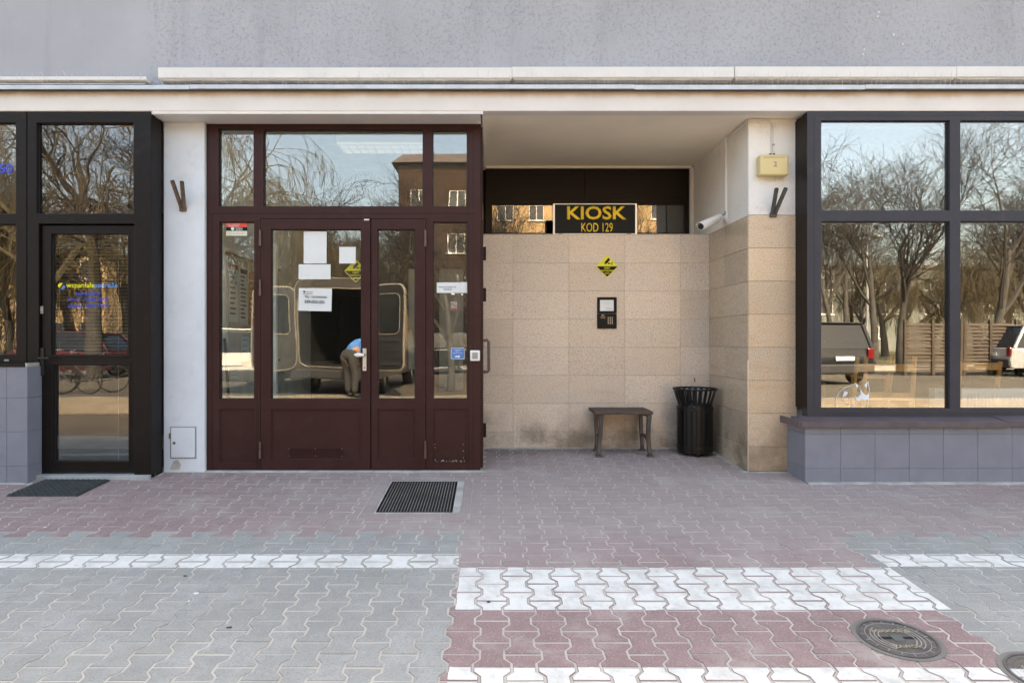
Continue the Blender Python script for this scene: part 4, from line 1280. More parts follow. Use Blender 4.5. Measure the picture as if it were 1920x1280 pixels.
# cat decal on the glass
yd = ZR + .0305
cat = thing('cat_decal', 'white cat drawing stuck low on the right shop window', 'sticker', (rx(1605), yd, rz(765)))
def poly_px(pts, mat, nm, parent, y, off):
    mb = MB(); mb.prism([(fx(X, y), fz(Y, y)) for X, Y in pts], y - off - .0005, y - off, 'y'); return mb.build(nm, mat, parent)
m_cat = M('white vinyl', (.72, .78, .84), .6)
def stroke(pts, w, nm):
    mb = MB()
    P = [Vector((fx(X, yd), 0, fz(Y, yd))) for X, Y in pts]
    vs_ = []
    for i, p in enumerate(P):
        d = (P[min(i + 1, len(P) - 1)] - P[max(i - 1, 0)]).normalized()
        n_ = Vector((-d.z, 0, d.x)) * w / 2
        vs_ += [(p.x + n_.x, yd, p.z + n_.z), (p.x - n_.x, yd, p.z - n_.z)]
    mb.add(vs_, [(2 * i, 2 * i + 1, 2 * i + 3, 2 * i + 2) for i in range(len(P) - 1)])
    mb.build(nm, m_cat, cat)
poly_px([(1612, 727), (1614, 739), (1608, 745), (1603, 741), (1605, 750), (1612, 752), (1616, 747), (1622, 750), (1628, 748), (1629, 738), (1624, 741), (1617, 735)], m_cat, 'muzzle', cat, yd, 0)
poly_px([(1603, 716), (1606, 728), (1610, 723)], m_cat, 'ear', cat, yd, 0)
poly_px([(1627, 715), (1620, 722), (1625, 727)], m_cat, 'ear', cat, yd, 0)
poly_px([(1583, 733), (1590, 735), (1586, 742), (1579, 744)], m_cat, 'fur_patch', cat, yd, 0)
poly_px([(1598, 759), (1602, 760), (1600, 764), (1596, 763)], m_cat, 'paw', cat, yd, 0)
stroke([(1602, 719), (1594, 723), (1583, 727), (1574, 734), (1568, 745), (1567, 758), (1570, 764)], .004, 'outline')
stroke([(1628, 715), (1630, 730), (1628, 750), (1627, 764)], .004, 'outline')
stroke([(1578, 748), (1586, 756), (1594, 760)], .003, 'outline')

# things inside the right shop
def chair(x, y, rz_, label, hgt=.55):
    t = thing('pine_chair', label, 'chair', (0, 0, 0), group='pine chairs inside the right shop')
    b = MB()
    for s in (-1, 1):
        MB().box(s * .20 - .02, s * .20 + .02, -.20, -.165, 0, .44).build('leg', m_pine, t, bev=.003)
        mb = MB(); mb.tube([(s * .20, .18, 0), (s * .20, .20, .45), (s * .20, .27, .45 + hgt)], [.024, .024, .02], 6); mb.build('back_post', m_pine, t)
    MB().box(-.22, .22, -.22, .20, .44, .47).build('seat', m_pine, t, bev=.005)
    for k in (0.16, .42): MB().box(-.20, .20, .205 + .07 * k / .58, .225 + .07 * k / .58, .45 + k, .45 + k + .07).build('back_rail', m_pine, t, bev=.003)
    t.location = (x, y, .45); t.rotation_euler = (0, 0, rz_)
    return t
chair(fx(1590, 6.05), 6.05, R(200), 'pine ladder-back chair, leftmost behind the right shop window')
chair(fx(1645, 6.0), 6.0, R(170), 'pine ladder-back chair, second from the left in the right shop')
chair(fx(1795, 6.3), 6.3, R(185), 'pine chair standing behind the window mullion', .50)
ld_ = thing('plank', 'leaning pine board inside the right shop window', 'board', (fx(1660, 6.0), 6.0, .45))
MB().tube([(fx(1652, 6.0), 6.0, .5), (fx(1674, 6.3), 6.3, fz(664, 6.3))], .028, 4).build('board', m_pine, ld_)
tb = thing('cafe_table', 'small dark table between the pine chairs', 'table', (4.2, 7.2, .45))
MB().box(fx(1560, 7.4), fx(1630, 7.4), 7.0, 7.7, 1.18, 1.21).build('table_top', m_pine, tb, bev=.004)
for px in (fx(1565, 7.4), fx(1625, 7.4)):
    for py in (7.05, 7.65): MB().box(px - .02, px + .02, py - .02, py + .02, .45, 1.18).build('leg', m_pine, tb)
rad = thing('radiator', 'white panel radiator under the right shop window', 'radiator', (rx(1870), 5.85, .6))
ra, rb = fx(1802, 5.84), fx(1802, 5.84) + 1.1
MB().box(ra, rb, 5.83, 5.90, .62, fz(729, 5.83)).build('radiator_body', m_wplastic, rad, bev=.006)
mb = MB()
x = ra + .05
while x < rb - .04:
    mb.box(x, x + .014, 5.822, 5.831, .66, fz(736, 5.83)); x += .033
mb.build('radiator_rib', m_wplastic, rad, bev=.003)
MB().box(ra + .02, rb - .02, 5.84, 5.89, fz(729, 5.83), fz(727.5, 5.83)).build('top_grille', m_gplastic, rad)
wb = thing('white_box', 'small white box inside the right shop window beside the mullion', 'box', (fx(1762, 5.8), 5.8, 1.0))
MB().box(fx(1750, 5.8), fx(1772, 5.8), 5.78, 5.86, .95, fz(728, 5.8)).build('box_body', m_wplastic, wb, bev=.004)
mb = MB(); mb.lathe([(.008, 0), (.008, .006)], (fx(1763, 5.78), 5.78, fz(736, 5.78)), 10, 'y'); mb.build('knob', m_steel, wb)
hb = thing('potted_plant', 'low dark green potted plant on the shop floor shelf', 'plant', (fx(1890, 6.6), 6.6, 1.1))
mb = MB(); rl = random.Random(2)
for i in range(160):
    p = Vector((rl.gauss(0, .12), rl.gauss(0, .06), abs(rl.gauss(0.06, .04)))) + Vector((fx(1890, 6.6), 6.6, 1.20))
    d = Vector((rl.uniform(-1, 1), rl.uniform(-1, 1), rl.uniform(-.3, 1))).normalized() * .04
    w = d.cross(Vector((0, 0, 1))).normalized() * .014
    mb.add([p, p + d * .5 + w, p + d, p + d * .5 - w], [(0, 1, 2, 3)])
mb.build('foliage', m_leaf, hb)
MB().box(fx(1840, 6.6), fx(1960, 6.6), 6.45, 6.75, .45, 1.20).build('planter', m_dark_in, hb, bev=.01)

# ------------------------------------------------------------------ alcove: high window, sign, bench, bin, camera ...
ZK = 7.45
def kx(X): return fx(X, ZK)
def kz(Y): return fz(Y, ZK)
kw = thing('high_window', 'dark brown high window over the granite wall behind the kiosk sign', 'window', (1.1, ZK, 2.74))
g1 = (kx(922), kx(1098), kz(437), kz(383)); g2 = (kx(1112), kx(1284), kz(437), kz(383))
MB().plate(-.06, 2.335, 2.742, 3.598, ZK, ZK + .07, [g1, g2, (kx(922), kx(1096), kz(373), kz(323)), (kx(1112), kx(1284), kz(373), kz(323))]).build('frame', m_vdark, kw, bev=.003)
for (a, b) in ((922, 1096), (1112, 1284)):
    MB().box(kx(a) - .002, kx(b) + .002, ZK + .012, ZK + .03, kz(373) - .002, kz(323) + .002).build('upper_panel', m_vdark, kw)
for g_ in (g1, g2): glaze(kw, g_, m_glass_k, ZK + .03)
wc = thing('wall_strip', 'pale vertical corner strip beside the high window', 'strip', (2.34, 7.4, 2.74))
MB().box(2.31, 2.351, 7.40, 7.4495, 2.743, 3.597).build('strip_face', m_white, wc)

ZS = 6.96
ks = thing('kiosk_sign', 'black sign with yellow letters KIOSK and KOD 129 in a silver frame', 'sign', (fx(1115.5, ZS), ZS, fz(440, ZS)))
a, b, c, d = fx(1037, ZS), fx(1194.5, ZS), fz(440.3, ZS), fz(381.5, ZS)
MB().box(a + .004, b - .004, ZS + .006, ZS + .05, c + .004, d - .004).build('sign_box', m_sign, ks)
MB().plate(a, b, c, d, ZS, ZS + .055, [(a + .020, b - .020, c + .016, d - .011)]).build('sign_frame', m_steel, ks, bev=.003)
yt = ZS + .0055
text('KIOSK', fx(1175, yt) - fx(1063.5, yt), fx(1119, yt), fz(399.2, yt), m_gold, ks, .022, height=.146)
text('KOD 129', fx(1149, yt) - fx(1090, yt), fx(1119.5, yt), fz(426.3, yt), m_gold, ks, .006, height=.098)
for X in (1051, 1179): MB().box(fx(X - 4, ZS), fx(X + 4, ZS), ZS - .012, ZS + .03, 2.742, 2.765).build('clip', m_rust, ks)

kp = thing('door_entry_panel', 'black entry phone panel with keypad and paper card on granite', 'intercom', (fx(1138.5, 6.88), 6.87, fz(616, 6.87)))
yk = 6.862
a, b, c, d = fx(1120, yk), fx(1156.5, yk), fz(616, yk), fz(557, yk)
zm = fz(587.5, yk)
MB().box(a, b, yk, 6.8795, c, zm - .002).build('keypad_body', m_sign, kp, bev=.003)
MB().plate(a, b, zm + .001, d, yk, yk + .012, [(fx(1125, yk), fx(1151, yk), fz(583, yk), fz(562, yk))]).build('card_frame', m_sign, kp, bev=.002)
MB().box(a + .003, b - .003, yk + .0125, 6.8795, zm + .001, d - .002).build('card_back', m_black, kp)
MB().box(fx(1124.5, yk), fx(1151.5, yk), yk + .008, yk + .0098, fz(583.5, yk), fz(561.5, yk)).build('paper_card', m_wplastic, kp)
yt = yk + .0078
text('KIOSK', .09, fx(1136, yt), fz(568, yt), m_cream, kp, .0)
text('DZWONIĆ', .06, fx(1141, yt), fz(577.5, yt), m_gplastic, kp, .0)
text('KOD 129', .05, fx(1144, yt), fz(580.3, yt), m_gplastic, kp, .0)
bmk = MB().box(-.0055, .0055, -.004, .0, -.006, .006).mesh('key', m_gold)
m_key = M('worn key top', (.55, .45, .33), .5); bmk.materials.clear(); bmk.materials.append(m_key)
for i in range(3):
    for j in range(4):
        o = bpy.data.objects.new('key', bmk); COL.objects.link(o); o.parent = kp
        o.location = Vector((fx(1140.5 + 3.7 * i, yk), yk, fz(595.5 + 3.6 * j, yk))) - ORG[kp.name]
MB().box(fx(1126, yk), fx(1135, yk), yk - .002, yk + .001, fz(597, yk), fz(593, yk)).build('display', M('amber display', (.16, .07, .03), .3), kp)
yt = yk - .0002
text('2N', .03, fx(1130, yt), fz(590.8, yt), m_paper, kp, .0)

# small stains: stub of pipe in the wall corners
st_ = thing('wall_stub', 'short rusty pin sticking out of granite above the bin', 'pin', (fx(1302, 6.87), 6.87, fz(712, 6.87)))
MB().tube([(fx(1302, 6.88), 6.885, fz(708, 6.88)), (fx(1303, 6.86), 6.862, fz(715, 6.86))], .006, 6).build('pin_shaft', m_rust, st_)

# bench
be = thing('bench', 'small brown slatted bench with iron legs against the granite wall', 'bench', (1.35, 6.62, gz(6.6)))
zs = .853
for i, (y0, y1) in enumerate(((6.44, 6.535), (6.545, 6.635), (6.645, 6.735), (6.745, 6.83))):
    mb = MB()
    e = .004 * ((i * 7) % 3)
    mb.box(1.045 + e, 1.637 + e, y0, y1, zs + .002 * (i % 2), zs + .032 + .002 * (i % 2))
    mb.build('seat_slat', m_wood, be, bev=.006)
for s, xl in ((-1, 1.118), (1, 1.592)):
    lg = MB()
    def bar(pts, w, t):
        """flat iron bar: w in depth, t across"""
        P = [Vector(p) for p in pts]
        vs_ = []
        for i, p in enumerate(P):
            ww = w[i] if isinstance(w, list) else w
            dv = (P[min(i + 1, len(P) - 1)] - P[max(i - 1, 0)]).normalized()
            nrm = Vector((0, -dv.z, dv.y)).normalized()
            for (sx_, sy_) in ((-1, -1), (1, -1), (1, 1), (-1, 1)):
                vs_.append(p + Vector((sx_ * t / 2, 0, 0)) + nrm * sy_ * ww / 2)
        n = len(P)
        fs = [(i * 4 + k, i * 4 + (k + 1) % 4, (i + 1) * 4 + (k + 1) % 4, (i + 1) * 4 + k) for i in range(n - 1) for k in range(4)]
        fs += [(3, 2, 1, 0), tuple((n - 1) * 4 + k for k in range(4))]
        lg.add(vs_, fs)
    gf, gb = gz(6.49), gz(6.72)
    bar([(xl + s * .01, 6.46, zs - .001), (xl + s * .004, 6.47, zs - .10), (xl + s * .006, 6.495, zs - .22), (xl + s * .014, 6.50, gf + .11), (xl + s * .022, 6.49, gf + .03), (xl + s * .026, 6.465, gf + .004)], [.06, .05, .042, .04, .04, .05], .040)
    bar([(xl, 6.80, zs - .001), (xl, 6.785, zs - .12), (xl, 6.76, zs - .24), (xl + s * .004, 6.745, gb + .06), (xl + s * .008, 6.76, gb + .004)], [.05, .045, .04, .035, .045], .036)
    bar([(xl, 6.45, zs - .012), (xl, 6.82, zs - .012)], .024, .05)
    bar([(xl + s * .004, 6.50, zs - .27), (xl + s * .004, 6.64, zs - .235), (xl, 6.765, zs - .25)], .03, .025)
    lg.box(xl + s * .024 - .038, xl + s * .024 + .038, 6.44, 6.51, gf - .002, gf + .012)
    lg.box(xl + s * .008 - .034, xl + s * .008 + .034, 6.73, 6.79, gb - .002, gb + .012)
    lg.build('leg_frame', m_iron, be, bev=.006)

# litter bin
BX, BY = 2.100, 6.585
GB = gz(BY)
bn = thing('litter_bin', 'black slatted metal litter bin with flared top in the alcove corner', 'litter bin', (BX, BY, GB))
zn, zr_ = fz(766, BY), fz(728.5, BY)
mb = MB(); mb.lathe([(.150, GB + .05 - 0), (.150, zn + .05)], (BX, BY, 0), 28); mb.build('liner', m_dim, bn, smooth=True)
sl_ = MB()
w = .0228
prof = [(.176, GB + .045), (.176, zn + .03), (.168, zn + .045), (.172, zn + .065), (.213, zr_ - .004)]
vs_ = []
for (r_, z), w in zip(prof, (.0222, .0222, .0222, .0175, .0155)):
    for (dr, dw) in ((0, -w), (.003, 0), (0, w), (-.006, 0)):
        vs_.append((r_ + dr, dw, z - GB))
fs = [(i * 4 + k, i * 4 + (k + 1) % 4, (i + 1) * 4 + (k + 1) % 4, (i + 1) * 4 + k) for i in range(len(prof) - 1) for k in range(4)] + [(3, 2, 1, 0), (16, 17, 18, 19)]
sl_.add(vs_, fs)
sme = sl_.mesh('slat', m_black)
NS = 22
for i in range(NS):
    o = bpy.data.objects.new('slat', sme); COL.objects.link(o); o.parent = bn
    o.rotation_euler = (0, 0, 2 * math.pi * (i + .3) / NS)
def ringm(r, z, th, nm, n=40):
    mb = MB(); k = 8
    mb.lathe([(r + th * math.cos(2 * math.pi * j / k), z + th * math.sin(2 * math.pi * j / k)) for j in range(k)], (BX, BY, 0), n, close=True)
    mb.build(nm, m_black, bn, smooth=True)
ringm(.214, zr_, .010, 'rim_ring')
mb = MB(); mb.lathe([(.178, zn - .004), (.184, zn - .002), (.184, zn + .022), (.178, zn + .024)], (BX, BY, 0), 36, close=True); mb.build('band', m_black, bn)
mb = MB(); mb.lathe([(.170, GB + .07), (.184, GB + .07), (.184, GB + .095), (.170, GB + .095)], (BX, BY, 0), 36, close=True); mb.build('band', m_black, bn)
mb = MB(); mb.lathe([(.172, GB + .03), (.178, GB + .03), (.178, GB + .05), (.172, GB + .05)], (BX, BY, 0), 36); mb.build('base_plate', m_black, bn)
for a_ in (-95, 25, 145):
    cx, cy_ = BX + .13 * math.cos(R(a_)), BY + .13 * math.sin(R(a_))
    mb = MB(); mb.lathe([(.026, GB - .005), (.026, GB + .035)], (cx, cy_, 0), 12); mb.build('foot', m_black, bn)

# surveillance camera, conduit, cable, house number lamp
cc = thing('surveillance_camera', 'white bullet surveillance camera on the alcove side wall', 'camera', (2.35, 6.39, 2.8))
A = Vector((2.255, 6.37, fz(411, 6.37))); B = Vector((fx(1314, 6.18), 6.18, fz(424.5, 6.18)))
d_ = (B - A).normalized()
mb = MB(); mb.tube([A, A + d_ * .01, B - d_ * .005, B], [.030, .038, .038, .036], 18); mb.build('camera_body', m_wplastic, cc, smooth=True)
mb = MB(); mb.tube([B - d_ * .004, B + d_ * .0015], .031, 18); mb.build('front_glass', m_gasket, cc)
mb = MB(); mb.tube([B, B + d_ * .004], .013, 14); mb.build('lens', M('lens glass', (.03, .03, .05), .1), cc)
up_ = Vector((0, 0, 1)); sd_ = d_.cross(up_).normalized(); un = sd_.cross(d_)
mb = MB(); vs_ = []
for e in (-.12, 1.07):
    c = A + (B - A) * e
    for k in range(9):
        a_ = R(20 + 140 * k / 8)
        for rr in (.042, .045): vs_.append(c + (sd_ * math.cos(a_) + un * math.sin(a_)) * rr)
n = 9
fs = []
for k in range(n - 1):
    for q in (0, 1): fs.append((k * 2 + q, (k + 1) * 2 + q, 18 + (k + 1) * 2 + q, 18 + k * 2 + q))
    for e in (0, 18): fs.append((e + k * 2, e + k * 2 + 1, e + (k + 1) * 2 + 1, e + (k + 1) * 2))
for k in (0, 8): fs.append((k * 2, k * 2 + 1, 18 + k * 2 + 1, 18 + k * 2))
mb.add(vs_, fs); mb.build('sun_shield', m_wplastic, cc)
mb = MB(); mb.tube([A + d_ * .02 - un * .02, A - d_ * .02 - un * .01, (2.31, 6.40, fz(408, 6.4)), (2.345, 6.405, fz(408, 6.4))], [.014, .016, .014, .02], 12); mb.build('arm', m_wplastic, cc, smooth=True)
mb = MB(); mb.lathe([(.042, 2.338 - 2.35), (.045, 2.349 - 2.35), (.045, 2.3565 - 2.35)], (2.3495, 6.405, fz(408, 6.4)), 20, 'x'); mb.build('wall_flange', m_wplastic, cc, smooth=True)
mb = MB(); mb.tube([(2.34, 6.38, fz(396, 6.38)), (2.325, 6.36, fz(402, 6.36)), (2.30, 6.37, fz(404, 6.37)), (2.27, 6.37, fz(410, 6.37))], .004, 6); mb.build('lead', m_gasket, cc)
cd = thing('conduit', 'white vertical cable trunking above the surveillance camera', 'conduit', (2.345, 6.39, 2.84))
MB().box(2.336, 2.3565, 6.375, 6.408, fz(404, 6.39), 3.622).build('trunking', m_wplastic, cd, bev=.003)
cb = thing('cable', 'thin white cable pair along the ceiling to the yellow lamp box', 'cable', (2.5, 5.83, 3.5))
for off in (0, .018):
    mb = MB()
    xe = fx(1450, 5.84) - .016 + off
    mb.tube([(2.345 - off * .4, 6.33, 3.610 - off), (2.345 - off * .4, 5.90, 3.602 - off), (2.352, 5.846 - off * .2, 3.598 - off), (2.40, 5.842, 3.612 - off * 1.2), (xe - .05, 5.842, 3.612 - off * 1.2), (xe - .012, 5.842, 3.600 - off * .9), (xe, 5.842, 3.57 - off), (xe, 5.842, fz(289, 5.84))], .0062, 8)
    mb.build('cable_run', m_plaster if off else m_white, cb, smooth=True)
MB().box(fx(1447.5, 5.84), fx(1452, 5.84), 5.832, 5.85, fz(273, 5.84), fz(270.5, 5.84)).build('cable_clip', m_gplastic, cb)
nl = thing('house_number_lamp', 'yellowed plastic house number lamp box showing 2', 'lamp', (fx(1451, 5.80), 5.76, fz(328, 5.77)))
a, b, c, d = fx(1424.5, 5.765), fx(1480, 5.765), fz(329, 5.765), fz(289, 5.765)
o = MB().box(a, b, 5.765, 5.8505, c, d).build('lamp_housing', m_box, nl, bev=.022, seg=4)
yt = 5.7645
text('2', None, fx(1453.5, yt), fz(307.5, yt), m_pink, nl, .03, height=.05)
text('KRASNOBRODZKA', (b - a) * .72, (a + b) / 2, fz(294.5, yt), m_fade, nl, .02)
for X in (1445, 1452): MB().box(fx(X - 1.6, 5.8), fx(X + 1.6, 5.8), 5.80, 5.825, d - .004, d + .018).build('gland', m_gasket, nl, bev=.003)

# ------------------------------------------------------------------ floor furniture
mt = thing('doormat', 'dark ribbed rubber doormat before the left shop door', 'doormat', (-3.6, 5.36, gz(5.36)))
mx0, mx1, my0, my1 = -3.885, -3.315, 5.135, 5.575
mb = MB()
def gp_(x, y, h): return (x, y, gz(y) + h)
mb.add([gp_(mx0, my0, .001), gp_(mx1, my0, .001), gp_(mx1, my1, .001), gp_(mx0, my1, .001), gp_(mx0, my0, .008), gp_(mx1, my0, .008), gp_(mx1, my1, .008), gp_(mx0, my1, .008)],
       [(0, 3, 2, 1), (4, 5, 6, 7), (0, 1, 5, 4), (1, 2, 6, 5), (2, 3, 7, 6), (3, 0, 4, 7)])
mb.build('mat_base', m_rubber, mt)
mb = MB()
NR = 19
for i in range(NR):
    y = my0 + .012 + (my1 - my0 - .024) * i / (NR - 1)
    n = 48
    vs_ = []
    for k in range(n + 1):
        x = mx0 + .006 + (mx1 - mx0 - .012) * k / n
        yy = y + .006 * math.sin(k * 1.57 + (i % 2) * 3.14)
        for (dy, h) in ((-.005, .008), (-.003, .0165), (.003, .0165), (.005, .008)): vs_.append(gp_(x, yy + dy, h))
    fs = [(k * 4 + j, k * 4 + j + 1, (k + 1) * 4 + j + 1, (k + 1) * 4 + j) for k in range(n) for j in range(3)]
    mb.add(vs_, fs)
mb.build('mat_rib', m_rubber, mt, kind='stuff')

gr = thing('foot_grate', 'black steel foot-scraper grate set in the red paving', 'grate', (-.55, 5.14, gz(5.14)))
gx0, gx1, gy0, gy1 = GRATE
def slab(mb, x0, x1, y0, y1, h0, h1):
    mb.add([gp_(x0, y0, h0), gp_(x1, y0, h0), gp_(x1, y1, h0), gp_(x0, y1, h0), gp_(x0, y0, h1), gp_(x1, y0, h1), gp_(x1, y1, h1), gp_(x0, y1, h1)],
           [(0, 3, 2, 1), (4, 5, 6, 7), (0, 1, 5, 4), (1, 2, 6, 5), (2, 3, 7, 6), (3, 0, 4, 7)])
mb = MB()
slab(mb, gx0, gx0 + .012, gy0, gy1, -.005, .003); slab(mb, gx1 - .055, gx1, gy0, gy1, -.005, .0015)
slab(mb, gx0 + .012, gx1 - .055, gy0, gy0 + .014, -.005, .003); slab(mb, gx0 + .012, gx1 - .055, gy1 - .012, gy1, -.005, .003)
mb.build('concrete_surround', m_mortar, gr)
mb = MB(); slab(mb, gx0 + .012, gx1 - .055, gy0 + .014, gy1 - .012, -.0040, -.0016); mb.build('pit', m_dim, gr)  # shallow black plate; the pit's shade is put into its colour
mb = MB()
ix0, ix1, iy0, iy1 = gx0 + .016, gx1 - .059, gy0 + .018, gy1 - .016
slab(mb, ix0, ix0 + .007, iy0, iy1, -.003, .005); slab(mb, ix1 - .007, ix1, iy0, iy1, -.003, .005)
slab(mb, ix0, ix1, iy0, iy0 + .008, -.003, .0048); slab(mb, ix0, ix1, iy1 - .008, iy1, -.003, .0048)
mb.build('grate_frame', m_black, gr)
NBAR = 24
bxm = MB(); slab(bxm, -.0026, .0026, iy0 + .008, iy1 - .008, -.001, .0030)
m_bar = M('worn grate bar', (.34, .31, .28), .5, metal=.4, var=.2)
bme2 = bxm.mesh('bar', m_bar)
for i in range(NBAR):
    o = bpy.data.objects.new('bar', bme2); COL.objects.link(o); o.parent = gr
    o.location = Vector((ix0 + .007 + (ix1 - ix0 - .014) * (i + .5) / NBAR, 0, 0)) - ORG[gr.name]

def painted_cast():
    m, nt, bs, pos = new_mat('cast iron with white paint slopped over')
    xyz = nd(nt, 'ShaderNodeSeparateXYZ', {0: pos})
    k = math_(nt, 'LESS_THAN', math_(nt, 'ADD', xyz.outputs[1], math_(nt, 'MULTIPLY', noise(nt, pos, 25, 4), .03)), 2.765)
    k = math_(nt, 'MULTIPLY', k, rng(nt, noise(nt, pos, 45, 5, .7), .50, .62, 1.0, .1))
    c = mixc(nt, k, mixc(nt, noise(nt, pos, 14, 4), (.07, .065, .06), (.16, .14, .125)), (.62, .61, .58))
    nt.links.new(c, bs.inputs['Base Color']); bs.inputs['Roughness'].default_value = .6
    return m
m_castp = painted_cast()
def manhole(cx, cy_, r, label, words, paint):
    t = thing('manhole_cover', label, 'manhole cover', (0, 0, 0), group='round iron valve covers in the paving')
    t.location = (cx, cy_, gz(cy_) + .0015); t.rotation_euler = (SL, 0, 0)
    m_c, m_rib = (m_castp, m_castp) if paint else (m_cast, m_castl)
    def local_ring(r0, r1, h, nm, mat, n=48, hb=-.004):
        mb = MB(); mb.lathe([(r0, hb), (r0, h), (r1, h), (r1, hb)], (0, 0, 0), n, close=True); return mb.build(nm, mat, t)
    local_ring(r, r + .022, .0012, 'mortar_ring', M('grimy mortar', (.19, .175, .16), .95))
    local_ring(r - .012, r, .005, 'frame_ring', m_cast)
    mb = MB(); mb.lathe([(r - .0135, -.004), (r - .0135, .0025)], (0, 0, 0), 48); mb.build('lid', m_c, t)
    for rr in (r * .80,): local_ring(rr - .003, rr, .0042, 'rib', m_rib, hb=.002)
    for rr in (r * .46, r * .56, r * .66):
        for a0 in (-58, 122):
            mb = MB(); n = 20; vs_ = []
            for k in range(n + 1):
                a_ = R(a0 + 116 * k / n)
                for (q, h) in ((rr - .0022, .002), (rr - .0022, .0042), (rr + .0022, .0042), (rr + .0022, .002)): vs_.append((q * math.cos(a_), q * math.sin(a_), h))
            mb.add(vs_, [(k * 4 + j, k * 4 + j + 1, k * 4 + 5 + j, k * 4 + 4 + j) for k in range(n) for j in range(3)])
            mb.build('arc_rib', m_rib, t)
    for k in range(18):
        a_ = R(20 * k + 5)
        mb = MB(); c, s_ = math.cos(a_), math.sin(a_)
        r0, r1, w_ = r * .80, r * .915, .0022
        mb.add([(r0 * c - w_ * s_, r0 * s_ + w_ * c, .004), (r1 * c - w_ * s_, r1 * s_ + w_ * c, .004), (r1 * c + w_ * s_, r1 * s_ - w_ * c, .004), (r0 * c + w_ * s_, r0 * s_ - w_ * c, .004)], [(0, 1, 2, 3)])
        mb.build('radial_rib', m_rib, t)
    MB().box(-r * .52, r * .52, -.010, .010, .002, .0036).build('slot', m_dim, t)
    MB().box(-.026, .026, -.028, .028, .002, .0055).build('boss', M('greenish brass', (.10, .12, .11), .55, metal=.3), t, bev=.003)
    for (s, yy, ww) in words:
        o = text(s, ww, 0, 0, m_wlet, t, .03, y=0, height=r * .20)
        o.location = (0, yy, .0045); o.rotation_euler = (R(-90), 0, 0)
    return t
m_wlet = M('yellowed raised letters', (.34, .28, .19), .6, var=.3)
manhole(1.905, 2.998, .168, 'round cast iron valve cover in the red paving, fully in view', (('WODA', r_ * 0 + .045, .16), ('ZAWÓR', -.105, .17)) if False else (('WODOCIĄG', .058, .19), ('ZAWÓR', -.072, .13)), False)
manhole(2.375, 2.700, .168, 'round cast iron valve cover partly overpainted white at the frame corner', (('WODOCIĄG', .058, .19), ('ZAWÓR', -.072, .13)), True)

# a few bits of litter on the paving
def scrap(X, Y, mat, label, cat, w, l, h):
    y = 1920.0 / (Y - 556.0); x = (X - VX) * y / F
    t = thing(cat, label, cat.replace('_', ' '), (x, y, gz(y)))
    rl_ = random.Random(X)
    n = 7
    pts = [(x + math.cos(i * 6.28 / n) * w * rl_.uniform(.6, 1.1), y + math.sin(i * 6.28 / n) * l * rl_.uniform(.6, 1.1)) for i in range(n)]
    mb = MB()
    mb.add([(x, y, gz(y) + h)] + [(a, b, gz(b) + .001 + rl_.uniform(0, h * .7)) for a, b in pts], [(0, i + 1, (i + 1) % n + 1) for i in range(n)])
    o = mb.build('crumpled_sheet' if mat is m_paper else 'leaf_blade', mat, t)
    md = o.modifiers.new('thick', 'SOLIDIFY'); md.thickness = .0006
m_dleaf = M('dry dark leaf', (.07, .05, .035), .8, var=.3)
scrap(368, 1112, m_paper, 'small white paper scrap on the grey paving below the left white band', 'paper_scrap', .016, .012, .006)
scrap(354, 1126, m_paper, 'tiny white paper scrap just left of the other scrap on the grey paving', 'paper_scrap', .010, .009, .004)
scrap(85, 988, m_paper, 'small white paper scrap at the edge of the red paving, far left', 'paper_scrap', .014, .010, .005)
scrap(348, 1079, m_dleaf, 'small dark dry leaf close below the left white band', 'dry_leaf', .013, .010, .006)
scrap(430, 1176, m_dleaf, 'dark dry leaf in the middle of the left grey paving', 'dry_leaf', .020, .010, .007)
scrap(916, 1128, m_dleaf, 'curled dark dry leaf on the thick white band near its left end', 'dry_leaf', .012, .012, .006)
# ------------------------------------------------------------------ the street opposite (seen as reflections in the glass)
GS = 0.40
m_asph = M('sunlit worn paving', (0.10, 0.085, 0.064), 0.9, var=.12, vs_=.7, bmp=.3, bs_=20, dirt=.2, dcol=(.2, .18, .16))
m_road = M('asphalt', (0.085, 0.083, 0.08), 0.9, var=.15, vs_=.5)
m_grass = M('dry spring grass', (0.07, 0.07, 0.03), 0.95, var=.35, vs_=.4, dirt=.4, dcol=(.2, .17, .1))
m_kerb = M('kerb concrete', (0.32, 0.31, 0.29), .9)
st = thing('street', kind='structure')
def gsheet(x0, x1, y0, y1, z, nm, m_):
    mb = MB(); mb.add([(x0, y0, z), (x1, y0, z), (x1, y1, z), (x0, y1, z)], [(0, 1, 2, 3)]); return mb.build(nm, m_, st, kind='structure')
gsheet(-400, 400, -400, -1.88, GS - .03, 'ground', m_grass)
MB().box(-60, 60, -2.02, -1.90, GS - .1, GS - .004).build('kerb', m_kerb, st, kind='structure')
gsheet(-60, 60, -8.4, -2.02, GS - .022, 'parking_strip', m_asph)
gsheet(-60, 60, -14.5, -8.4, GS - .018, 'road', m_asph)
MB().box(-60, 60, -14.7, -14.5, GS - .1, GS + .08).build('kerb', m_kerb, st, kind='structure')
gsheet(-60, 60, -18.0, -14.7, GS + .06, 'footpath', m_kerb)

def vpos(X, D, m):
    """world position of a thing whose mirror image in the plane y=m shows at photo column X at optical distance D"""
    return (X - VX) * D / F, 2 * m - D

m_ywall = M('yellow ochre render', (0.48, 0.33, 0.175), .85, var=.1, vs_=.6)
m_gwall = M('pale grey green render', (0.15, 0.16, 0.145), .85, var=.1, vs_=.5)
m_bwall = M('brown render', (0.05, 0.028, 0.02), .85, var=.1, vs_=.5)
m_wframe = M('white window frame', (.75, .75, .73), .5)
m_dglass = M('dark building window', (.03, .04, .05), .12, spec=.6)
m_roofr = M('dark roofing', (.12, .09, .08), .8)

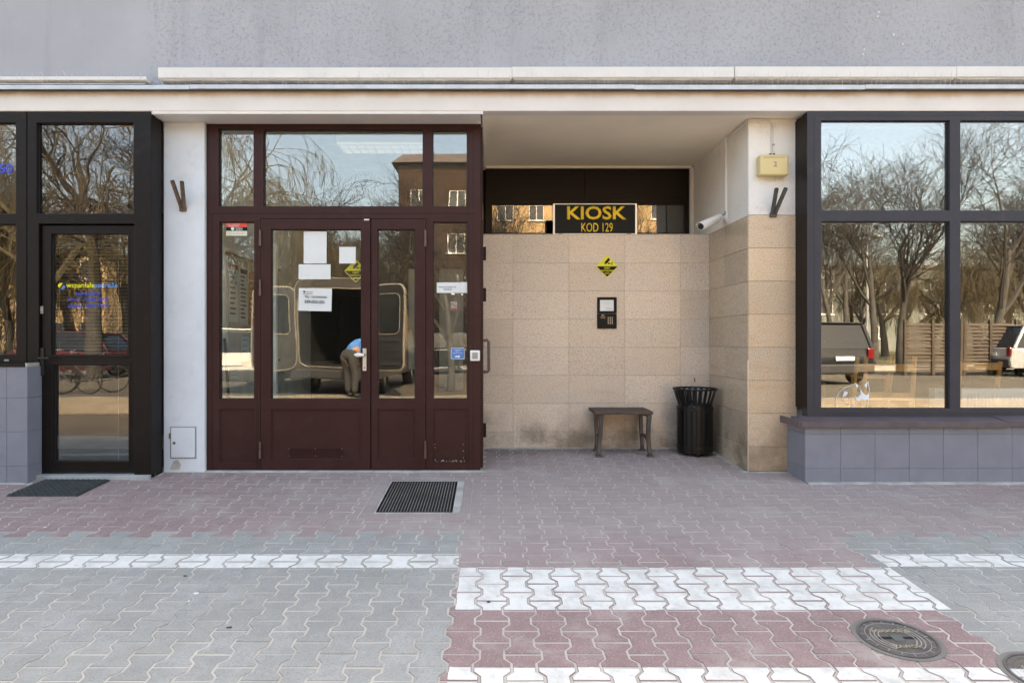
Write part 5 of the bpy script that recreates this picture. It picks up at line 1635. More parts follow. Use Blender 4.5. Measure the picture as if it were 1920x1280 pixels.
def apartment(name, label, x0, x1, y, depth, z1, wallm, nx, nz, zfirst, dz, ww, wh, gable=0.0, end_wall=None):
    t = thing(name, label, 'building', ((x0 + x1) / 2, y, GS))
    xs_ = [x0 + (x1 - x0) * (i + .5) / nx for i in range(nx)]
    hs_ = [(x - ww / 2, x + ww / 2, zfirst + j * dz, zfirst + j * dz + wh) for x in xs_ for j in range(nz)]
    # front faces +y : build plate then it is the outer wall
    MB().plate(x0, x1, GS - .3, z1, y - .35, y, hs_).build('wall', wallm, t)
    mb = MB().box(x0, x1, y - depth, y - .3501, GS - .3, z1); mb.build('rear_block', end_wall or wallm, t)
    if gable:
        mb = MB(); mb.prism([(y + .5, z1), (y - depth - .5, z1), (y - depth / 2, z1 + gable)], x0 - .4, x1 + .4, 'x'); mb.build('roof', m_roofr, t)
    else:
        MB().box(x0 - .3, x1 + .3, y - depth - .3, y + .3, z1, z1 + .35).build('roof', m_roofr, t)
    f = MB().plate(-ww / 2, ww / 2, 0, wh, -.16, -.06, [(-ww / 2 + .07, -.04, .07, wh - .07), (.04, ww / 2 - .07, .07, wh - .07)])
    fm = f.mesh('window_frame', m_wframe)
    gm = MB().box(-ww / 2, ww / 2, -.20, -.165, 0, wh).mesh('window_pane', m_dglass)
    sm_ = MB().box(-ww / 2 - .1, ww / 2 + .1, -.05, .12, -.09, -.002).mesh('window_sill', m_wframe)
    for (a, b, c, d) in hs_:
        o = bpy.data.objects.new('window', fm); COL.objects.link(o); o.parent = t
        o.location = Vector(((a + b) / 2, y, c)) - ORG[t.name]
        for me, nm in ((gm, 'pane'), (sm_, 'sill')):
            q = bpy.data.objects.new(nm, me); COL.objects.link(q); q.parent = o
    return t
apartment('apartment_block', 'tall yellow apartment block with white windows reflected behind the kiosk sign', -3.0, 20.5, -46.0, 12, 17.5, m_ywall, 8, 6, 2.0, 2.75, 1.5, 1.45)
apartment('apartment_block', 'yellow apartment block with white window sills reflected in the left shop door', -64.0, -34.5, -46.0, 11, 9.3, m_ywall, 10, 3, 1.6, 2.85, 1.7, 1.5)
apartment('brown_house', 'brown gabled house reflected in the fanlight above the narrow door leaf', -6.4, -1.0, -33.0, 10, 13.8, m_bwall, 2, 4, 2.0, 2.9, 1.2, 1.4, gable=2.2)
apartment('low_block', 'pale grey green low building reflected in the right shop window', 34.0, 76.0, -62.0, 12, 9.8, m_gwall, 14, 3, 1.8, 2.8, 1.5, 1.4)
apartment('low_block', 'long grey low building far left in the reflections', -34.0, -8.0, -74.0, 12, 9.0, m_gwall, 9, 3, 1.8, 2.6, 1.5, 1.4)

# ---- bare trees
m_bark = M('grey brown bark', (0.052, 0.047, 0.041), .9, var=.3, vs_=3, bmp=.6, bs_=14)
m_twig = M('bare twigs', (0.036, 0.032, 0.028), .9, var=.2)
m_willow = M('willow twigs', (0.07, 0.055, 0.032), .9, var=.2)
def grow(seed, height, spread=.55, droop=0.0, levels=5, upw=.25, rbase=None, tw=1.0):
    rg = random.Random(seed)
    trunk, crown = MB(), MB()
    lmax = levels
    def branch(p, d, L, r, lev):
        n = 4 if lev < 2 else 3
        pts = [p]; rs_ = [r]
        q = p.copy(); dd = d.copy()
        for i in range(n):
            j = Vector((rg.gauss(0, 1), rg.gauss(0, 1), rg.gauss(0, 1))) * (.10 if lev < 2 else .2)
            dd = (dd + j + Vector((0, 0, upw * .3 if lev < 3 else upw * .2 - droop * (lev - 1) * .35))).normalized()
            q = q + dd * (L / n)
            pts.append(q.copy()); rs_.append(max(.0055 if lev < 4 else .004, r * (1 - .55 * (i + 1) / n)))
        (trunk if lev == 0 else crown).tube(pts, rs_, 8 if lev == 0 else (5 if lev == 1 else 3), caps=False)
        if lev >= lmax: return
        k = rg.randint(4, 6) if lev < 4 else rg.randint(3, 5)
        for c in range(k):
            t = rg.uniform(.42 if lev == 0 else .18, 1.0)
            if c == 0: t = 1.0
            idx = min(n - 1, int(t * n)); fr = t * n - idx
            bp = pts[idx].lerp(pts[idx + 1], fr)
            a = rg.uniform(0, 2 * math.pi)
            base = dd.copy()
            o = base.orthogonal().normalized()
            o = Matrix.Rotation(a, 3, base) @ o
            s_ = spread * rg.uniform(.6, 1.3)
            nd_ = (base * math.cos(s_) + o * math.sin(s_)).normalized()
            branch(bp, nd_, L * rg.uniform(.52, .78), max(.006, rs_[idx] * rg.uniform(.5, .7)), lev + 1)
    branch(Vector((0, 0, -.1)), Vector((rg.gauss(0, .06), rg.gauss(0, .06), 1)).normalized(), height * .36, rbase or height * .018, 0)
    return trunk, crown
kinds = []
for (seed, h, sp, dr, lv, up, mt_, rb) in ((1, 11, .62, .0, 5, .22, m_twig, .16), (2, 13, .5, .0, 5, .3, m_twig, .20), (3, 10, .7, .55, 5, .15, m_willow, .24), (4, 9, .55, .1, 5, .25, m_twig, .11), (7, 12, .6, .4, 5, .2, m_willow, .22)):
    tk, cr = grow(seed, h, sp, dr, lv, up, rb)
    kinds.append((tk.mesh('trunk', m_bark, smooth=True), cr.mesh('crown', mt_)))
def tree(kind, x, y, label, rotz=0, s=1.0, lean=(0, 0)):
    t = thing('bare_tree', label, 'tree', (x, y, GS - .03), group='bare trees across the street')
    for me, nm in zip(kinds[kind], ('trunk', 'crown')):
        o = bpy.data.objects.new(nm, me); COL.objects.link(o); o.parent = t
    t.rotation_euler = (lean[0], lean[1], rotz); t.scale = (s, s, s)
    return t
TL = [  # kind, X, D, mirror plane, photo row of the top, label
    (4, 175, 19, 5.69, 60, 'bare willow with thick leaning trunk reflected in the left shop door'),
    (2, 95, 25, 5.69, 150, 'bare willow reflected at the left edge of the shop door fanlight'),
    (2, 230, 24, 5.69, 140, 'bare willow reflected at the right edge of the shop door fanlight'),
    (0, 20, 30, 5.69, 230, 'bare tree reflected in the far left shop window'),
    (0, 425, 24, 5.93, 190, 'bare tree reflected in the left fanlight of the brown entrance'),
    (1, 560, 38, 5.93, 296, 'round bare tree reflected far off in the wide entrance fanlight'),
    (3, 613, 44, 5.93, 330, 'slim bare tree reflected beside the round one in the wide fanlight'),
    (3, 643, 46, 5.93, 343, 'small slim bare tree reflected in the middle of the wide fanlight'),
    (0, 728, 30, 5.93, 295, 'spreading bare tree reflected at the right end of the wide fanlight'),
    (4, 530, 34, 5.93, 400, 'low bushy bare tree reflected behind the blank door notices'),
    (2, 590, 36, 5.93, 420, 'drooping bare tree reflected behind the delivery van'),
    (4, 650, 34, 5.93, 410, 'drooping bare tree reflected by the yellow door diamond'),
    (0, 845, 15.2, 5.93, 240, 'bare street tree with slim trunk reflected in the right side pane'),
    (2, 745, 33, 5.93, 405, 'drooping bare tree reflected in the narrow door leaf'),
    (3, 985, 34, 7.48, 330, 'bare tree reflected left of the kiosk sign'),
    (0, 1010, 25, 7.48, 300, 'bare tree whose twigs cross the yellow block left of the kiosk sign'),
    (0, 1225, 30, 7.48, 320, 'bare tree reflected right of the kiosk sign'),
    (1, 1690, 24, 5.66, 150, 'many-stemmed bare tree reflected in the first shop window bay'),
    (0, 1860, 25, 5.66, 150, 'bare tree with pale trunk reflected in the second shop window bay'),
    (3, 1640, 30, 5.66, 200, 'slim bare tree reflected left of the many-stemmed tree'),
    (1, 1555, 38, 5.66, 270, 'tall bare tree reflected at the left of the first shop window bay'),
    (2, 1740, 40, 5.66, 430, 'bare willow reflected behind the brown slatted fence'),
    (0, 1930, 36, 5.66, 260, 'bare tree reflected at the far right of the shop window'),
    (0, 1620, 52, 5.66, 380, 'bare tree reflected before the low grey building'),
]
BELT = ((2, 500, 40, 425, 'left edge of the wide door leaf'), (4, 545, 43, 430, 'left of the blank notices'), (4, 610, 41, 432, 'under the tall blank notice'), (2, 680, 40, 425, 'behind the door hinge line'),
        (4, 720, 44, 430, 'left edge of the narrow leaf'), (2, 790, 42, 415, 'right edge of the narrow leaf'), (4, 850, 38, 400, 'behind the slim street tree'), (2, 440, 44, 440, 'below the red sticker'),
        (2, 150, 34, 330, 'behind the agency lettering'), (4, 60, 38, 300, 'beside the dark shop mullion'), (4, 250, 36, 340, 'beside the dark side cheek'))
for (k, X, D, yt_, where) in BELT:
    TL.append((k, X, D, 5.9, yt_, 'distant drooping bare tree reflected at the ' + where if where.startswith(('left', 'right')) else 'distant drooping bare tree reflected ' + where))
for (k, X, D, yt_, where) in ((2, 1560, 52, 450, 'beside the grey left frame'), (4, 1600, 56, 455, 'above the black car roof'), (2, 1660, 50, 445, 'above the pine chairs'), (4, 1700, 54, 440, 'over the first fence screen'), (2, 1770, 48, 430, 'left of the mullion'),
        (4, 1830, 52, 430, 'right of the mullion'), (2, 1890, 50, 425, 'over the silver car'), (4, 1950, 52, 420, 'at the right frame edge'), (3, 1585, 42, 250, 'high in the first bay')):
    TL.append((k, X, D, 5.66, yt_, 'bare thicket tree in the right shop window ' + where))
ru = random.Random(17)
KH = [max(v.co.z for me in k for v in me.vertices) for k in kinds]
for (k, X, D, m_, yt_, lab) in TL:
    x, y = vpos(X, D, m_)
    s = (CH - GS + (VY - yt_) / F * D) / KH[k]
    tree(k, x, y, lab, ru.uniform(0, 6.28), s, (ru.uniform(-.05, .05), ru.uniform(-.05, .05)))
# far wood behind everything
mw = MB()
spots = [(ru.uniform(-110, 120), ru.uniform(-105, -80), 26, 1.0) for i in range(60)]
spots += [(ru.uniform(-20, -.5), ru.uniform(-31, -24), 30, .62) for i in range(70)] + [(ru.uniform(-45, -22), ru.uniform(-34, -26), 24, .6) for i in range(40)]
for (x, y, nj, hk) in spots:
    for j in range(nj):
        p = Vector((x + ru.gauss(0, .4), y + ru.gauss(0, .4), GS))
        d = Vector((ru.gauss(0, .3), ru.gauss(0, .2), 1)).normalized()
        h = ru.uniform(4, 10) * hk
        mw.tube([p, p + d * h * .5, p + d * h + Vector((ru.gauss(0, 1.2), 0, -.6))], [.10 * hk ** 3, .06 * hk ** 3, .02 * hk], 3, caps=False)
mw.build('far_wood', m_twig, kind='stuff')
# clipped hedge
hg = thing('hedge', 'low brown leafless hedge reflected across the road', 'hedge', (-14, -16.5, GS))
mb = MB()
for i in range(2600):
    p = Vector((ru.uniform(-24, -3), ru.uniform(-17.2, -16.2), GS + ru.uniform(0, .9)))
    d = Vector((ru.gauss(0, .4), ru.gauss(0, .4), 1)).normalized() * ru.uniform(.25, .6)
    mb.tube([p, p + d], [.012, .004], 3, caps=False)
mb.build('foliage', m_twig, hg)

# ---- vehicles
m_vanw = M('dark bronze van paint', (.055, .05, .045), .3, var=.02, coat=.4)
m_cwhite = M('white car paint', (.62, .61, .58), .3, coat=.4)
m_carb = M('black car paint', (.008, .0085, .009), .25, var=.05, coat=.25)
m_cars = M('silver car paint', (.45, .46, .47), .3, metal=.3, coat=.5)
m_carr = M('dark red car paint', (.09, .012, .014), .3, coat=.3)
m_cglass = M('dark car glass', (.012, .014, .016), .1, spec=.5)
m_tyre = M('tyre rubber', (.02, .02, .02), .8)
m_rim = M('alloy rim', (.45, .45, .45), .35, metal=.7)
m_tail = M('red tail lamp glass', (.16, .010, .010), .2)
m_vand = M('dark van door lining', (.016, .016, .016), .6)
m_vane = M('pale rim highlight', (.22, .195, .16), .35, coat=.4)  # pale tone painted for sun caught on the van's edges
m_cargo = M('shaded cargo bay lining', (.010, .010, .010), .8)  # shade put into the colour: near black although sun reaches the bay
m_trim = M('black plastic trim', (.025, .025, .027), .6)

def wheel(t, x, y, r=.32, w=.20):
    wv = sub(t, 'wheel', (x, y, r))
    mb = MB(); mb.lathe([(r * .62, -w / 2), (r * .93, -w / 2), (r, -w * .3), (r, w * .3), (r * .93, w / 2), (r * .62, w / 2)], (x, y, r), 24, 'x', close=True); mb.build('tyre', m_tyre, wv)
    mb = MB(); mb.lathe([(r * .63, -w * .34), (r * .3, -w * .28), (r * .2, -w * .36), (r * .2, w * .36), (r * .3, w * .28), (r * .63, w * .34)], (x, y, r), 20, 'x'); mb.build('rim', m_rim, wv)

# van: local frame, rear at y=0 facing +y, nose at -y
van = thing('delivery_van', 'dark bronze high-roof delivery van with open rear doors reflected in the brown entrance', 'van', (0, 0, 0))
VW, VH, VL = 1.98, 2.58, 5.4
hw = VW / 2
def vsec(y, k=1.0, top=VH):
    return [(-hw * .97 * k, .38), (-hw * k, .9), (-hw * .985 * k, 1.5), (-hw * .93 * k, top - .28), (-hw * .84 * k, top - .07), (-hw * .6 * k, top), (hw * .6 * k, top), (hw * .84 * k, top - .07), (hw * .93 * k, top - .28), (hw * .985 * k, 1.5), (hw * k, .9), (hw * .97 * k, .38)]
secs = [(0, 1, VH), (-.15, 1, VH), (-3.4, 1, VH - .04), (-3.9, .98, VH - .22), (-4.5, .95, 1.5), (-5.2, .9, 1.15), (-5.4, .8, .95)]
mb = MB(); vs_ = []
for (y, k, top) in secs: vs_ += [(x, y, z if z < 1.6 else z) for x, z in vsec(y, k, top)]
# squash upper points of the nose
n = 12
vs2 = []
for si, (y, k, top) in enumerate(secs):
    for x, z in vsec(y, k, top): vs2.append((x, y, min(z, top)))
fs = [(i * n + j, i * n + (j + 1) % n, (i + 1) * n + (j + 1) % n, (i + 1) * n + j) for i in range(len(secs) - 1) for j in range(n)]
fs.append(tuple((len(secs) - 1) * n + j for j in range(n)))
mb.add(vs2, fs); mb.build('body', m_vanw, van, smooth=True)
# rear opening frame and cargo bay
mb = MB()
outer = vsec(0); inner = [(-.62, .62), (-.78, .72), (-.82, .92), (-.81, 2.05), (-.75, 2.27), (-.58, 2.36), (.58, 2.36), (.75, 2.27), (.81, 2.05), (.82, .92), (.78, .72), (.62, .62)]
mb.add([(x, .004, z) for x, z in outer] + [(x, .004, z) for x, z in inner] + [(x, -.06, z) for x, z in inner], [(j, (j + 1) % n, n + (j + 1) % n, n + j) for j in range(n)] + [(n + j, n + (j + 1) % n, 2 * n + (j + 1) % n, 2 * n + j) for j in range(n)])
mb.build('rear_frame', m_vanw, van)
mb = MB()
mb.add([(x, -.058, z) for x, z in inner] + [(x, -3.0, z) for x, z in inner], [(j, (j + 1) % n, n + (j + 1) % n, n + j) for j in range(n)] + [tuple(n + j for j in range(n))])
mb.build('cargo_bay', m_cargo, van)
MB().box(-hw * .96, hw * .96, -.02, .14, .36, .56).build('bumper', m_trim, van, bev=.03)
for s in (-1, 1):
    MB().box(s * .93 - .045, s * .93 + .045, -.05, .012, .95, 1.45).build('tail_lamp', m_tail, van, bev=.01)
    for y in (-.95, -4.45): wheel(van, s * .84, y, .35, .23)
    d = sub(van, 'rear_door', (s * .90, .02, .62))
    h = [(-.0, .62), (0, 2.36)]
    D_ = MB()
    dw = .84
    pl_ = [(0, 1.25 + .10, 2.2)]
    D_.prism(rrect(0, dw, .60, 2.38, .15, 6), -.03, .03, 'y')
    D_.cur = 0
    od = D_.build('door_skin', m_vand, d, bev=.012, origin=(0, 0, 0)); od.location = (0, 0, -.62)
    me_ = MB(); rp_ = rrect(.0, dw, .60, 2.38, .15, 6); me_.tube([(q_[0], 0, q_[1]) for q_ in rp_ + rp_[:1]], .031, 6); rp_ = rrect(.11, dw - .11, 1.36, 2.2, .12, 6)
    for yy in (-.036, .036): me_.tube([(q_[0], yy, q_[1]) for q_ in rp_ + rp_[:1]], .010, 5)
    oe = me_.build('door_edge', m_vane, d, origin=(0, 0, 0)); oe.location = (0, 0, -.62)
    ow = MB().prism(rrect(.115, dw - .115, 1.365, 2.195, .12, 6), -.034, .034, 'y').build('door_window', m_cglass, d, origin=(0, 0, 0)); ow.location = (0, 0, -.62)
    ot = MB().plate(.06, dw - .06, .70, 1.30, .031, .045, [(.12, dw - .12, .78, 1.22)]).build('door_trim', m_trim, d, origin=(0, 0, 0)); ot.location = (0, 0, -.62)
    # door leaf runs from the hinge; opened about 150 degrees
    ang = R(30) if s > 0 else R(180 - 22)
    d.rotation_euler = (0, 0, ang)
mb = MB(); mb.tube([(x * 1.03, .01, z) for x, z in inner] + [(inner[0][0] * 1.03, .01, inner[0][1])], .014, 6); mb.tube([(x * .995, .008, z) for x, z in outer[1:-1]], .012, 6); mb.build('edge_highlight', m_vane, van)  # pale outline drawn as sunlit edges of the opening and body
xv, yv = vpos(628, 14.0, 5.93)
van.location = (xv, yv, GS - .022); van.rotation_euler = (0, 0, R(3))

def car(name, label, paint, L, W, H, belt, prof, group=None):
    """prof: side outline of the glasshouse (y,z); rear at +y"""
    t = thing(name, label, 'car', (0, 0, 0))
    h = W / 2
    low = [(0.02, .30), (.05, .55), (.0, .80), (-.03, belt), (-L * .72, belt - .02), (-L * .80, belt - .12), (-L * .97, belt - .28), (-L, .55), (-L + .03, .30)]
    mb = MB(); n = len(low)
    vs_ = []
    for (k, ins) in ((-1, .06), (-.93, .0), (.93, .0), (1, .06)):
        for (y, z) in low:
            vs_.append((h * (k if abs(k) < 1 else k * .97), y - (ins if y > -L / 2 else -ins), z if abs(k) < 1 else z - .02))
    # widest at mid section
    fs = [(i * n + j, i * n + (j + 1) % n, (i + 1) * n + (j + 1) % n, (i + 1) * n + j) for i in range(3) for j in range(n)] + [tuple(range(n)), tuple(3 * n + j for j in range(n))]
    mb.add(vs_, fs); mb.build('body', paint, t, bev=.04, seg=3, smooth=True)
    mb = MB(); n = len(prof); vs_ = []
    for (y, z) in prof:
        f = 1 - .17 * max(0, (z - belt)) / (H - belt)
        vs_ += [(-h * .96 * f, y, z), (h * .96 * f, y, z)]
    fs = [(2 * i, 2 * i + 1, 2 * ((i + 1) % n) + 1, 2 * ((i + 1) % n)) for i in range(n)] + [tuple(2 * i for i in range(n)), tuple(2 * i + 1 for i in range(n))]
    mb.add(vs_, fs); mb.build('glasshouse', m_cglass, t, bev=.02)
    top = [p for p in prof if p[1] > H - .08]
    ys_ = [p[0] for p in top]
    mb = MB(); mb.box(-h * .80, h * .80, min(ys_) - .02, max(ys_) + .03, H - .035, H + .012); mb.build('roof', paint, t, bev=.025)
    for s in (-1, 1):
        for (ya, za, yb, zb) in ((prof[0][0], prof[0][1], prof[1][0], prof[1][1]), (prof[-1][0], prof[-1][1], prof[-2][0], prof[-2][1])):
            fa, fb = 1 - .17 * max(0, za - belt) / (H - belt), 1 - .17 * max(0, zb - belt) / (H - belt)
            mb = MB(); mb.tube([(s * h * .95 * fa, ya + .01, za), (s * h * .95 * fb, yb + .01, zb)], .05, 6); mb.build('roof_pillar', paint, t)
        MB().box(s * h * .84 - .09, s * h * .84 + .09, -.02, .055, belt - .28, belt + .02).build('tail_lamp', m_tail, t, bev=.03)
        for y in (-.75, -L + .85): wheel(t, s * (h - .11), y, .31, .20)
        MB().box(s * (h + .08) - .09, s * (h + .08) + .09, -L * .66, -L * .66 + .1, belt - .02, belt + .12).build('wing_mirror', paint, t, bev=.02)
    MB().box(-h * .93, h * .93, -.02, .10, .32, .58).build('bumper', m_trim, t, bev=.04)
    MB().box(-.26, .26, .055, .066, .68, .79).build('number_plate', m_wplastic, t)
    return t
mpv = [(-.05, .98), (-.28, 1.66), (-.5, 1.70), (-2.5, 1.70), (-3.3, 1.0)]
hat = [(-.10, .92), (-.55, 1.42), (-.8, 1.46), (-2.1, 1.46), (-3.05, .92)]
c1 = car('parked_car', 'black hatchback van rear with red lamps reflected in the shop window above the chairs', m_carb, 4.35, 1.80, 1.72, 1.0, mpv)
x, y = vpos(1582, 17.5, 5.66); c1.location = (x, y, GS - .022); c1.rotation_euler = (0, 0, R(-4))
c2 = car('parked_car', 'silver car side-on reflected at the right edge of the shop window', m_cars, 4.3, 1.76, 1.72, .95, [(-.10, .95), (-.55, 1.66), (-.8, 1.70), (-2.1, 1.70), (-3.05, .95)])
x, y = vpos(1960, 22, 5.66); c2.location = (x - 1.8, y, GS - .018); c2.rotation_euler = (0, 0, R(90))
c3 = car('parked_car', 'dark red car reflected behind the parked bicycles in the left door', m_carr, 4.1, 1.72, 1.46, .92, hat)
x, y = vpos(120, 21, 5.69); c3.location = (x + 2.0, y, GS - .022); c3.rotation_euler = (0, 0, R(-88))
c4_ = car('parked_car', 'dark car reflected in the right side pane behind the street tree', m_carb, 4.1, 1.72, 1.46, .92, hat)
x, y = vpos(830, 24, 5.93); c4_.location = (x + 1.6, y, GS - .018); c4_.rotation_euler = (0, 0, R(-90))
c5 = car('parked_car', 'white car rear reflected low in the left side pane of the entrance', m_cwhite, 4.2, 1.78, 1.50, .94, hat)
x, y = vpos(435, 14.5, 5.93); c5.location = (x, y, GS - .022)

# ---- slatted fence screens, right
m_fence = M('brown stained fence wood', (.045, .03, .019), .7, var=.25, vs_=4)
for q, (X0, X1) in enumerate(((1698, 1800), (1806, 1908), (1914, 2016))):
    D = 22.0
    xa, yy = vpos(X0, D, 5.66); xb, _ = vpos(X1, D, 5.66)
    fnc = thing('fence_screen', ('brown slatted fence screen reflected left of the window mullion', 'brown slatted fence screen reflected right of the mullion, before the silver car', 'brown slatted fence screen reflected at the right edge of the window')[q], 'fence', ((xa + xb) / 2, yy, GS), group='slatted fence screens')
    sm_ = MB().box(-(xb - xa) / 2 + .06, (xb - xa) / 2 - .06, -.012, .012, 0, .10).mesh('slat', m_fence)
    for i in range(14):
        o = bpy.data.objects.new('slat', sm_); COL.objects.link(o); o.parent = fnc
        o.location = (0, .02 if i % 2 else 0, .1 + i * .122); o.rotation_euler = (R(25), 0, 0)
    for xx in (xa, (xa + xb) / 2, xb): MB().box(xx - .045, xx + .045, yy - .05, yy + .05, GS, GS + 1.9).build('fence_post', m_fence, fnc)

# ---- bicycles in front of the left door
m_bike = M('bicycle tubes', (.03, .03, .035), .4)
def bicycle():
    t = thing('bicycle', 'parked bicycle', 'bicycle', (0, 0, 0))
    def wh(y):
        w_ = sub(t, 'wheel', (0, y, .34))
        mb = MB(); k = 6
        mb.lathe([(.325 + .017 * math.cos(2 * math.pi * j / k), .017 * math.sin(2 * math.pi * j / k)) for j in range(k)], (0, y, .34), 28, 'x', close=True); mb.build('tyre', m_tyre, w_)
        mb = MB()
        for i in range(14):
            a_ = 2 * math.pi * i / 14
            mb.tube([(.01, y, .34), (0, y + .315 * math.cos(a_), .34 + .315 * math.sin(a_))], .0022, 3, caps=False)
        mb.build('spoke', m_rim, w_)
    wh(0); wh(1.05)
    mb = MB()
    for a_, b_ in (((0, .43, .30), (0, .33, .80)), ((0, .43, .30), (0, .86, .72)), ((0, .35, .72), (0, .84, .80)), ((0, 0, .34), (0, .43, .30)), ((0, 0, .34), (0, .35, .72)), ((0, 1.05, .34), (0, .83, .92))):
        mb.tube([a_, b_], .017, 7)
    mb.build('frame', m_bike, t)
    mb = MB(); mb.tube([(-.28, .76, 1.0), (-.12, .83, .99), (.12, .83, .99), (.28, .76, 1.0)], .013, 6); mb.tube([(0, .83, .92), (0, .83, 1.0)], .015, 6); mb.build('handlebar', m_rim, t)
    mb = MB(); mb.tube([(0, .20, .90), (0, .32, .89), (0, .44, .89)], [.075, .05, .02], 8); mb.tube([(0, .33, .80), (0, .31, .89)], .012, 6); mb.build('saddle', m_trim, t)
    return t
bk = bicycle()
BL = ((115, 14.6, 70, 'bicycle reflected leftmost in the shop door glass'), (165, 14.2, 95, 'bicycle whose wheel is reflected in the middle of the shop door'), (212, 14.8, 60, 'bicycle reflected at the right of the shop door glass'), (30, 15.2, 80, 'bicycle reflected in the far left shop window'))
for i, (X, D, a_, lab) in enumerate(BL):
    o = bk if i == 0 else copy_tree(bk)
    x, y = vpos(X, D, 5.69); o.location = (x, y, GS - .022); o.rotation_euler = (0, R(4), R(a_))
    o['label'] = lab; o['group'] = 'bicycles parked opposite the left shop'

# ---- street lamp, bollards and fence rails far right
lp = thing('street_lamp', 'tall grey street lamp reflected in the shop window', 'street lamp', (*vpos(1625, 32, 5.66), GS))
x, y = vpos(1625, 32, 5.66)
mb = MB(); mb.tube([(x, y, GS), (x, y, 6.5)], [.08, .05], 8); mb.build('post', m_rim, lp)
mb = MB(); mb.tube([(x, y, 6.4), (x, y + .6, 6.7)], .04, 6); mb.build('arm', m_rim, lp)
MB().box(x - .12, x + .12, y + .5, y + 1.1, 6.62, 6.74).build('lamp_head', m_rim, lp)

# ---- the man bending into the van
def skin_body(name, pts, edges, mat, parent, root=0, sub_=2):
    me = bpy.data.meshes.new(name)
    me.from_pydata([p[:3] for p in pts], edges, [])
    o = bpy.data.objects.new(name, me); COL.objects.link(o)
    sk = o.modifiers.new('skin', 'SKIN'); sk.use_smooth_shade = True
    for i, p in enumerate(pts):
        rx_, ry_ = (p[3], p[4]) if len(p) > 4 else (p[3], p[3])
        me.skin_vertices[0].data[i].radius = (rx_, ry_)
        me.skin_vertices[0].data[i].use_root = (i == root)
    s_ = o.modifiers.new('smooth', 'SUBSURF'); s_.levels = sub_; s_.render_levels = sub_
    me.materials.append(mat)
    if parent is not None: o.parent = parent
    return o
m_skin = M('skin', (.50, .27, .18), .55, var=.06)
m_shirt = M('blue shirt', (.05, .20, .52), .8, var=.12, vs_=9)
m_trous = M('dark grey trousers', (.045, .043, .042), .85, var=.2, vs_=8)
m_hair = M('dark brown hair', (.05, .03, .02), .8)
m_shoe = M('black shoes', (.02, .02, .02), .5)
man = thing('person', 'man in blue shirt and dark trousers bending into the open van', 'person', (0, 0, 0))
# local: faces +x, feet at z=0; hips back, torso bent forward
B_ = [(-.02, 0, .92, .15, .17), (.16, 0, 1.04, .145, .17), (.34, 0, 1.10, .14, .19), (.47, 0, 1.13, .09, .14), (.54, 0, 1.14, .05, .05), (.62, 0, 1.15, .055, .055),
      (.44, .20, 1.10, .06, .06), (.47, .25, .88, .045, .045), (.52, .22, .66, .034, .034),
      (.44, -.20, 1.10, .06, .06), (.47, -.25, .88, .045, .045), (.52, -.22, .66, .034, .034),
      (-.04, .10, .86, .10, .10), (.03, .12, .50, .066, .066), (-.02, .12, .10, .046, .046),
      (-.04, -.10, .86, .10, .10), (.06, -.12, .50, .066, .066), (.04, -.12, .10, .046, .046)]
E_ = [(0, 1), (1, 2), (2, 3), (3, 4), (4, 5), (3, 6), (6, 7), (7, 8), (3, 9), (9, 10), (10, 11), (0, 12), (12, 13), (13, 14), (0, 15), (15, 16), (16, 17)]
skin_body('body', B_, E_, m_skin, man)
# clothes follow the body, a little larger
def grown(idx, k): return [tuple(B_[i][:3]) + (B_[i][3] * k + .012, B_[i][4] * k + .012) for i in idx]
si = [0, 1, 2, 3, 6, 9]
sp = grown(si, 1.05) + [(.455, .225, .98, .064), (.455, -.225, .98, .064)]
skin_body('shirt', sp, [(0, 1), (1, 2), (2, 3), (3, 4), (3, 5), (4, 6), (5, 7)], m_shirt, man)
ti = [0, 12, 13, 14, 15, 16, 17]
skin_body('trousers', grown(ti, 1.12) + [(.07, 0, .99, .155, .175)], [(0, 1), (1, 2), (2, 3), (0, 4), (4, 5), (5, 6), (0, 7)], m_trous, man)
for s, xx in ((1, 0), (-1, .06)):
    skin_body('shoe', [(-.03 + xx, .12 * s, .06, .075, .07), (.08 + xx, .125 * s, .05, .07, .06), (.20 + xx, .13 * s, .04, .058, .045)], [(0, 1), (1, 2)], m_shoe, man)
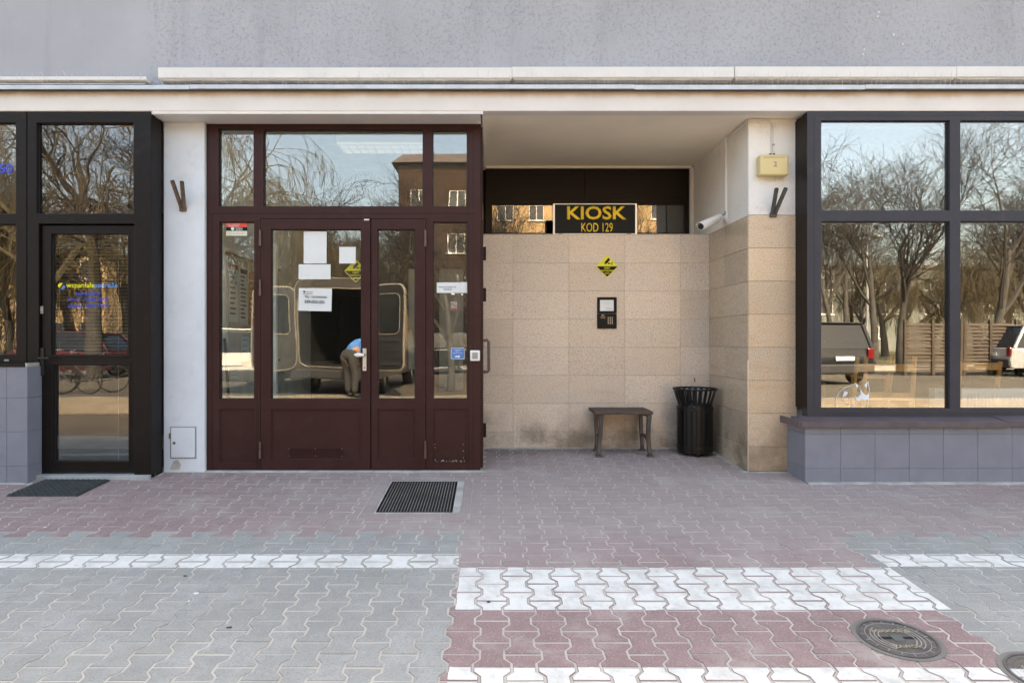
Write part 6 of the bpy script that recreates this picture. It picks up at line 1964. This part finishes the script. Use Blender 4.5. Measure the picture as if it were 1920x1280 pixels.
# head: shaped mesh with brow, nose, mouth, ears
hb_ = bmesh.new(); bmesh.ops.create_uvsphere(hb_, u_segments=24, v_segments=16, radius=.105)
for v in hb_.verts:
    v.co.z *= 1.22; v.co.y *= .80
    if v.co.x > .06 and abs(v.co.z) < .03 and abs(v.co.y) < .02: v.co.x += .022
    if v.co.x > .05 and v.co.z < -.03: v.co.x -= .012
    if v.co.x > .07 and .02 < v.co.z < .045 and abs(v.co.y) > .02: v.co.x -= .010
    if abs(v.co.y) > .07 and abs(v.co.x) < .02 and abs(v.co.z) < .03: v.co.y *= 1.22
hm = bpy.data.meshes.new('head'); hb_.to_mesh(hm); hb_.free()
hm.materials.append(m_skin); hm.polygons.foreach_set('use_smooth', [True] * len(hm.polygons))
ho = bpy.data.objects.new('head', hm); COL.objects.link(ho); ho.parent = man
ho.location = (.70, 0, 1.17); ho.rotation_euler = (0, R(55), 0)
hb_ = bmesh.new(); bmesh.ops.create_uvsphere(hb_, u_segments=20, v_segments=14, radius=.113)
for v in hb_.verts:
    v.co.z *= 1.2; v.co.y *= .82
bmesh.ops.delete(hb_, geom=[v for v in hb_.verts if v.co.z < -.02 + .9 * max(0, v.co.x + .02)], context='VERTS')
hm = bpy.data.meshes.new('hair'); hb_.to_mesh(hm); hb_.free(); hm.materials.append(m_hair)
ho = bpy.data.objects.new('hair', hm); COL.objects.link(ho); ho.parent = man
ho.location = (.70, 0, 1.17); ho.rotation_euler = (0, R(55), 0)
for s in (1, -1):
    w_ = Vector((.525, .22 * s, .62))
    skin_body('palm', [tuple(w_) + (.026, .03), tuple(w_ + Vector((.012, 0, -.05))) + (.02, .036), tuple(w_ + Vector((.02, 0, -.085))) + (.016, .036)], [(0, 1), (1, 2)], m_skin, man)
    for q, (dy, L) in enumerate(((-.03, .065), (-.011, .078), (.010, .074), (.029, .058))):
        p = w_ + Vector((.02, dy, -.085))
        skin_body('finger', [tuple(p + Vector((0, 0, .015))) + (.009,), tuple(p + Vector((.006, 0, -L * .5))) + (.0085,), tuple(p + Vector((.022, 0, -L))) + (.0075,)], [(0, 1), (1, 2)], m_skin, man, sub_=1)
    skin_body('thumb', [tuple(w_ + Vector((.005, -.03 * s, -.03))) + (.010,), tuple(w_ + Vector((.03, -.045 * s, -.06))) + (.0095,), tuple(w_ + Vector((.045, -.04 * s, -.085))) + (.008,)], [(0, 1), (1, 2)], m_skin, man, sub_=1)
x, y = vpos(657, 13.35, 5.93)
man.location = (x, y, GS - .022 if y < -2.02 else gz(y) - .005); man.rotation_euler = (0, 0, R(-58))
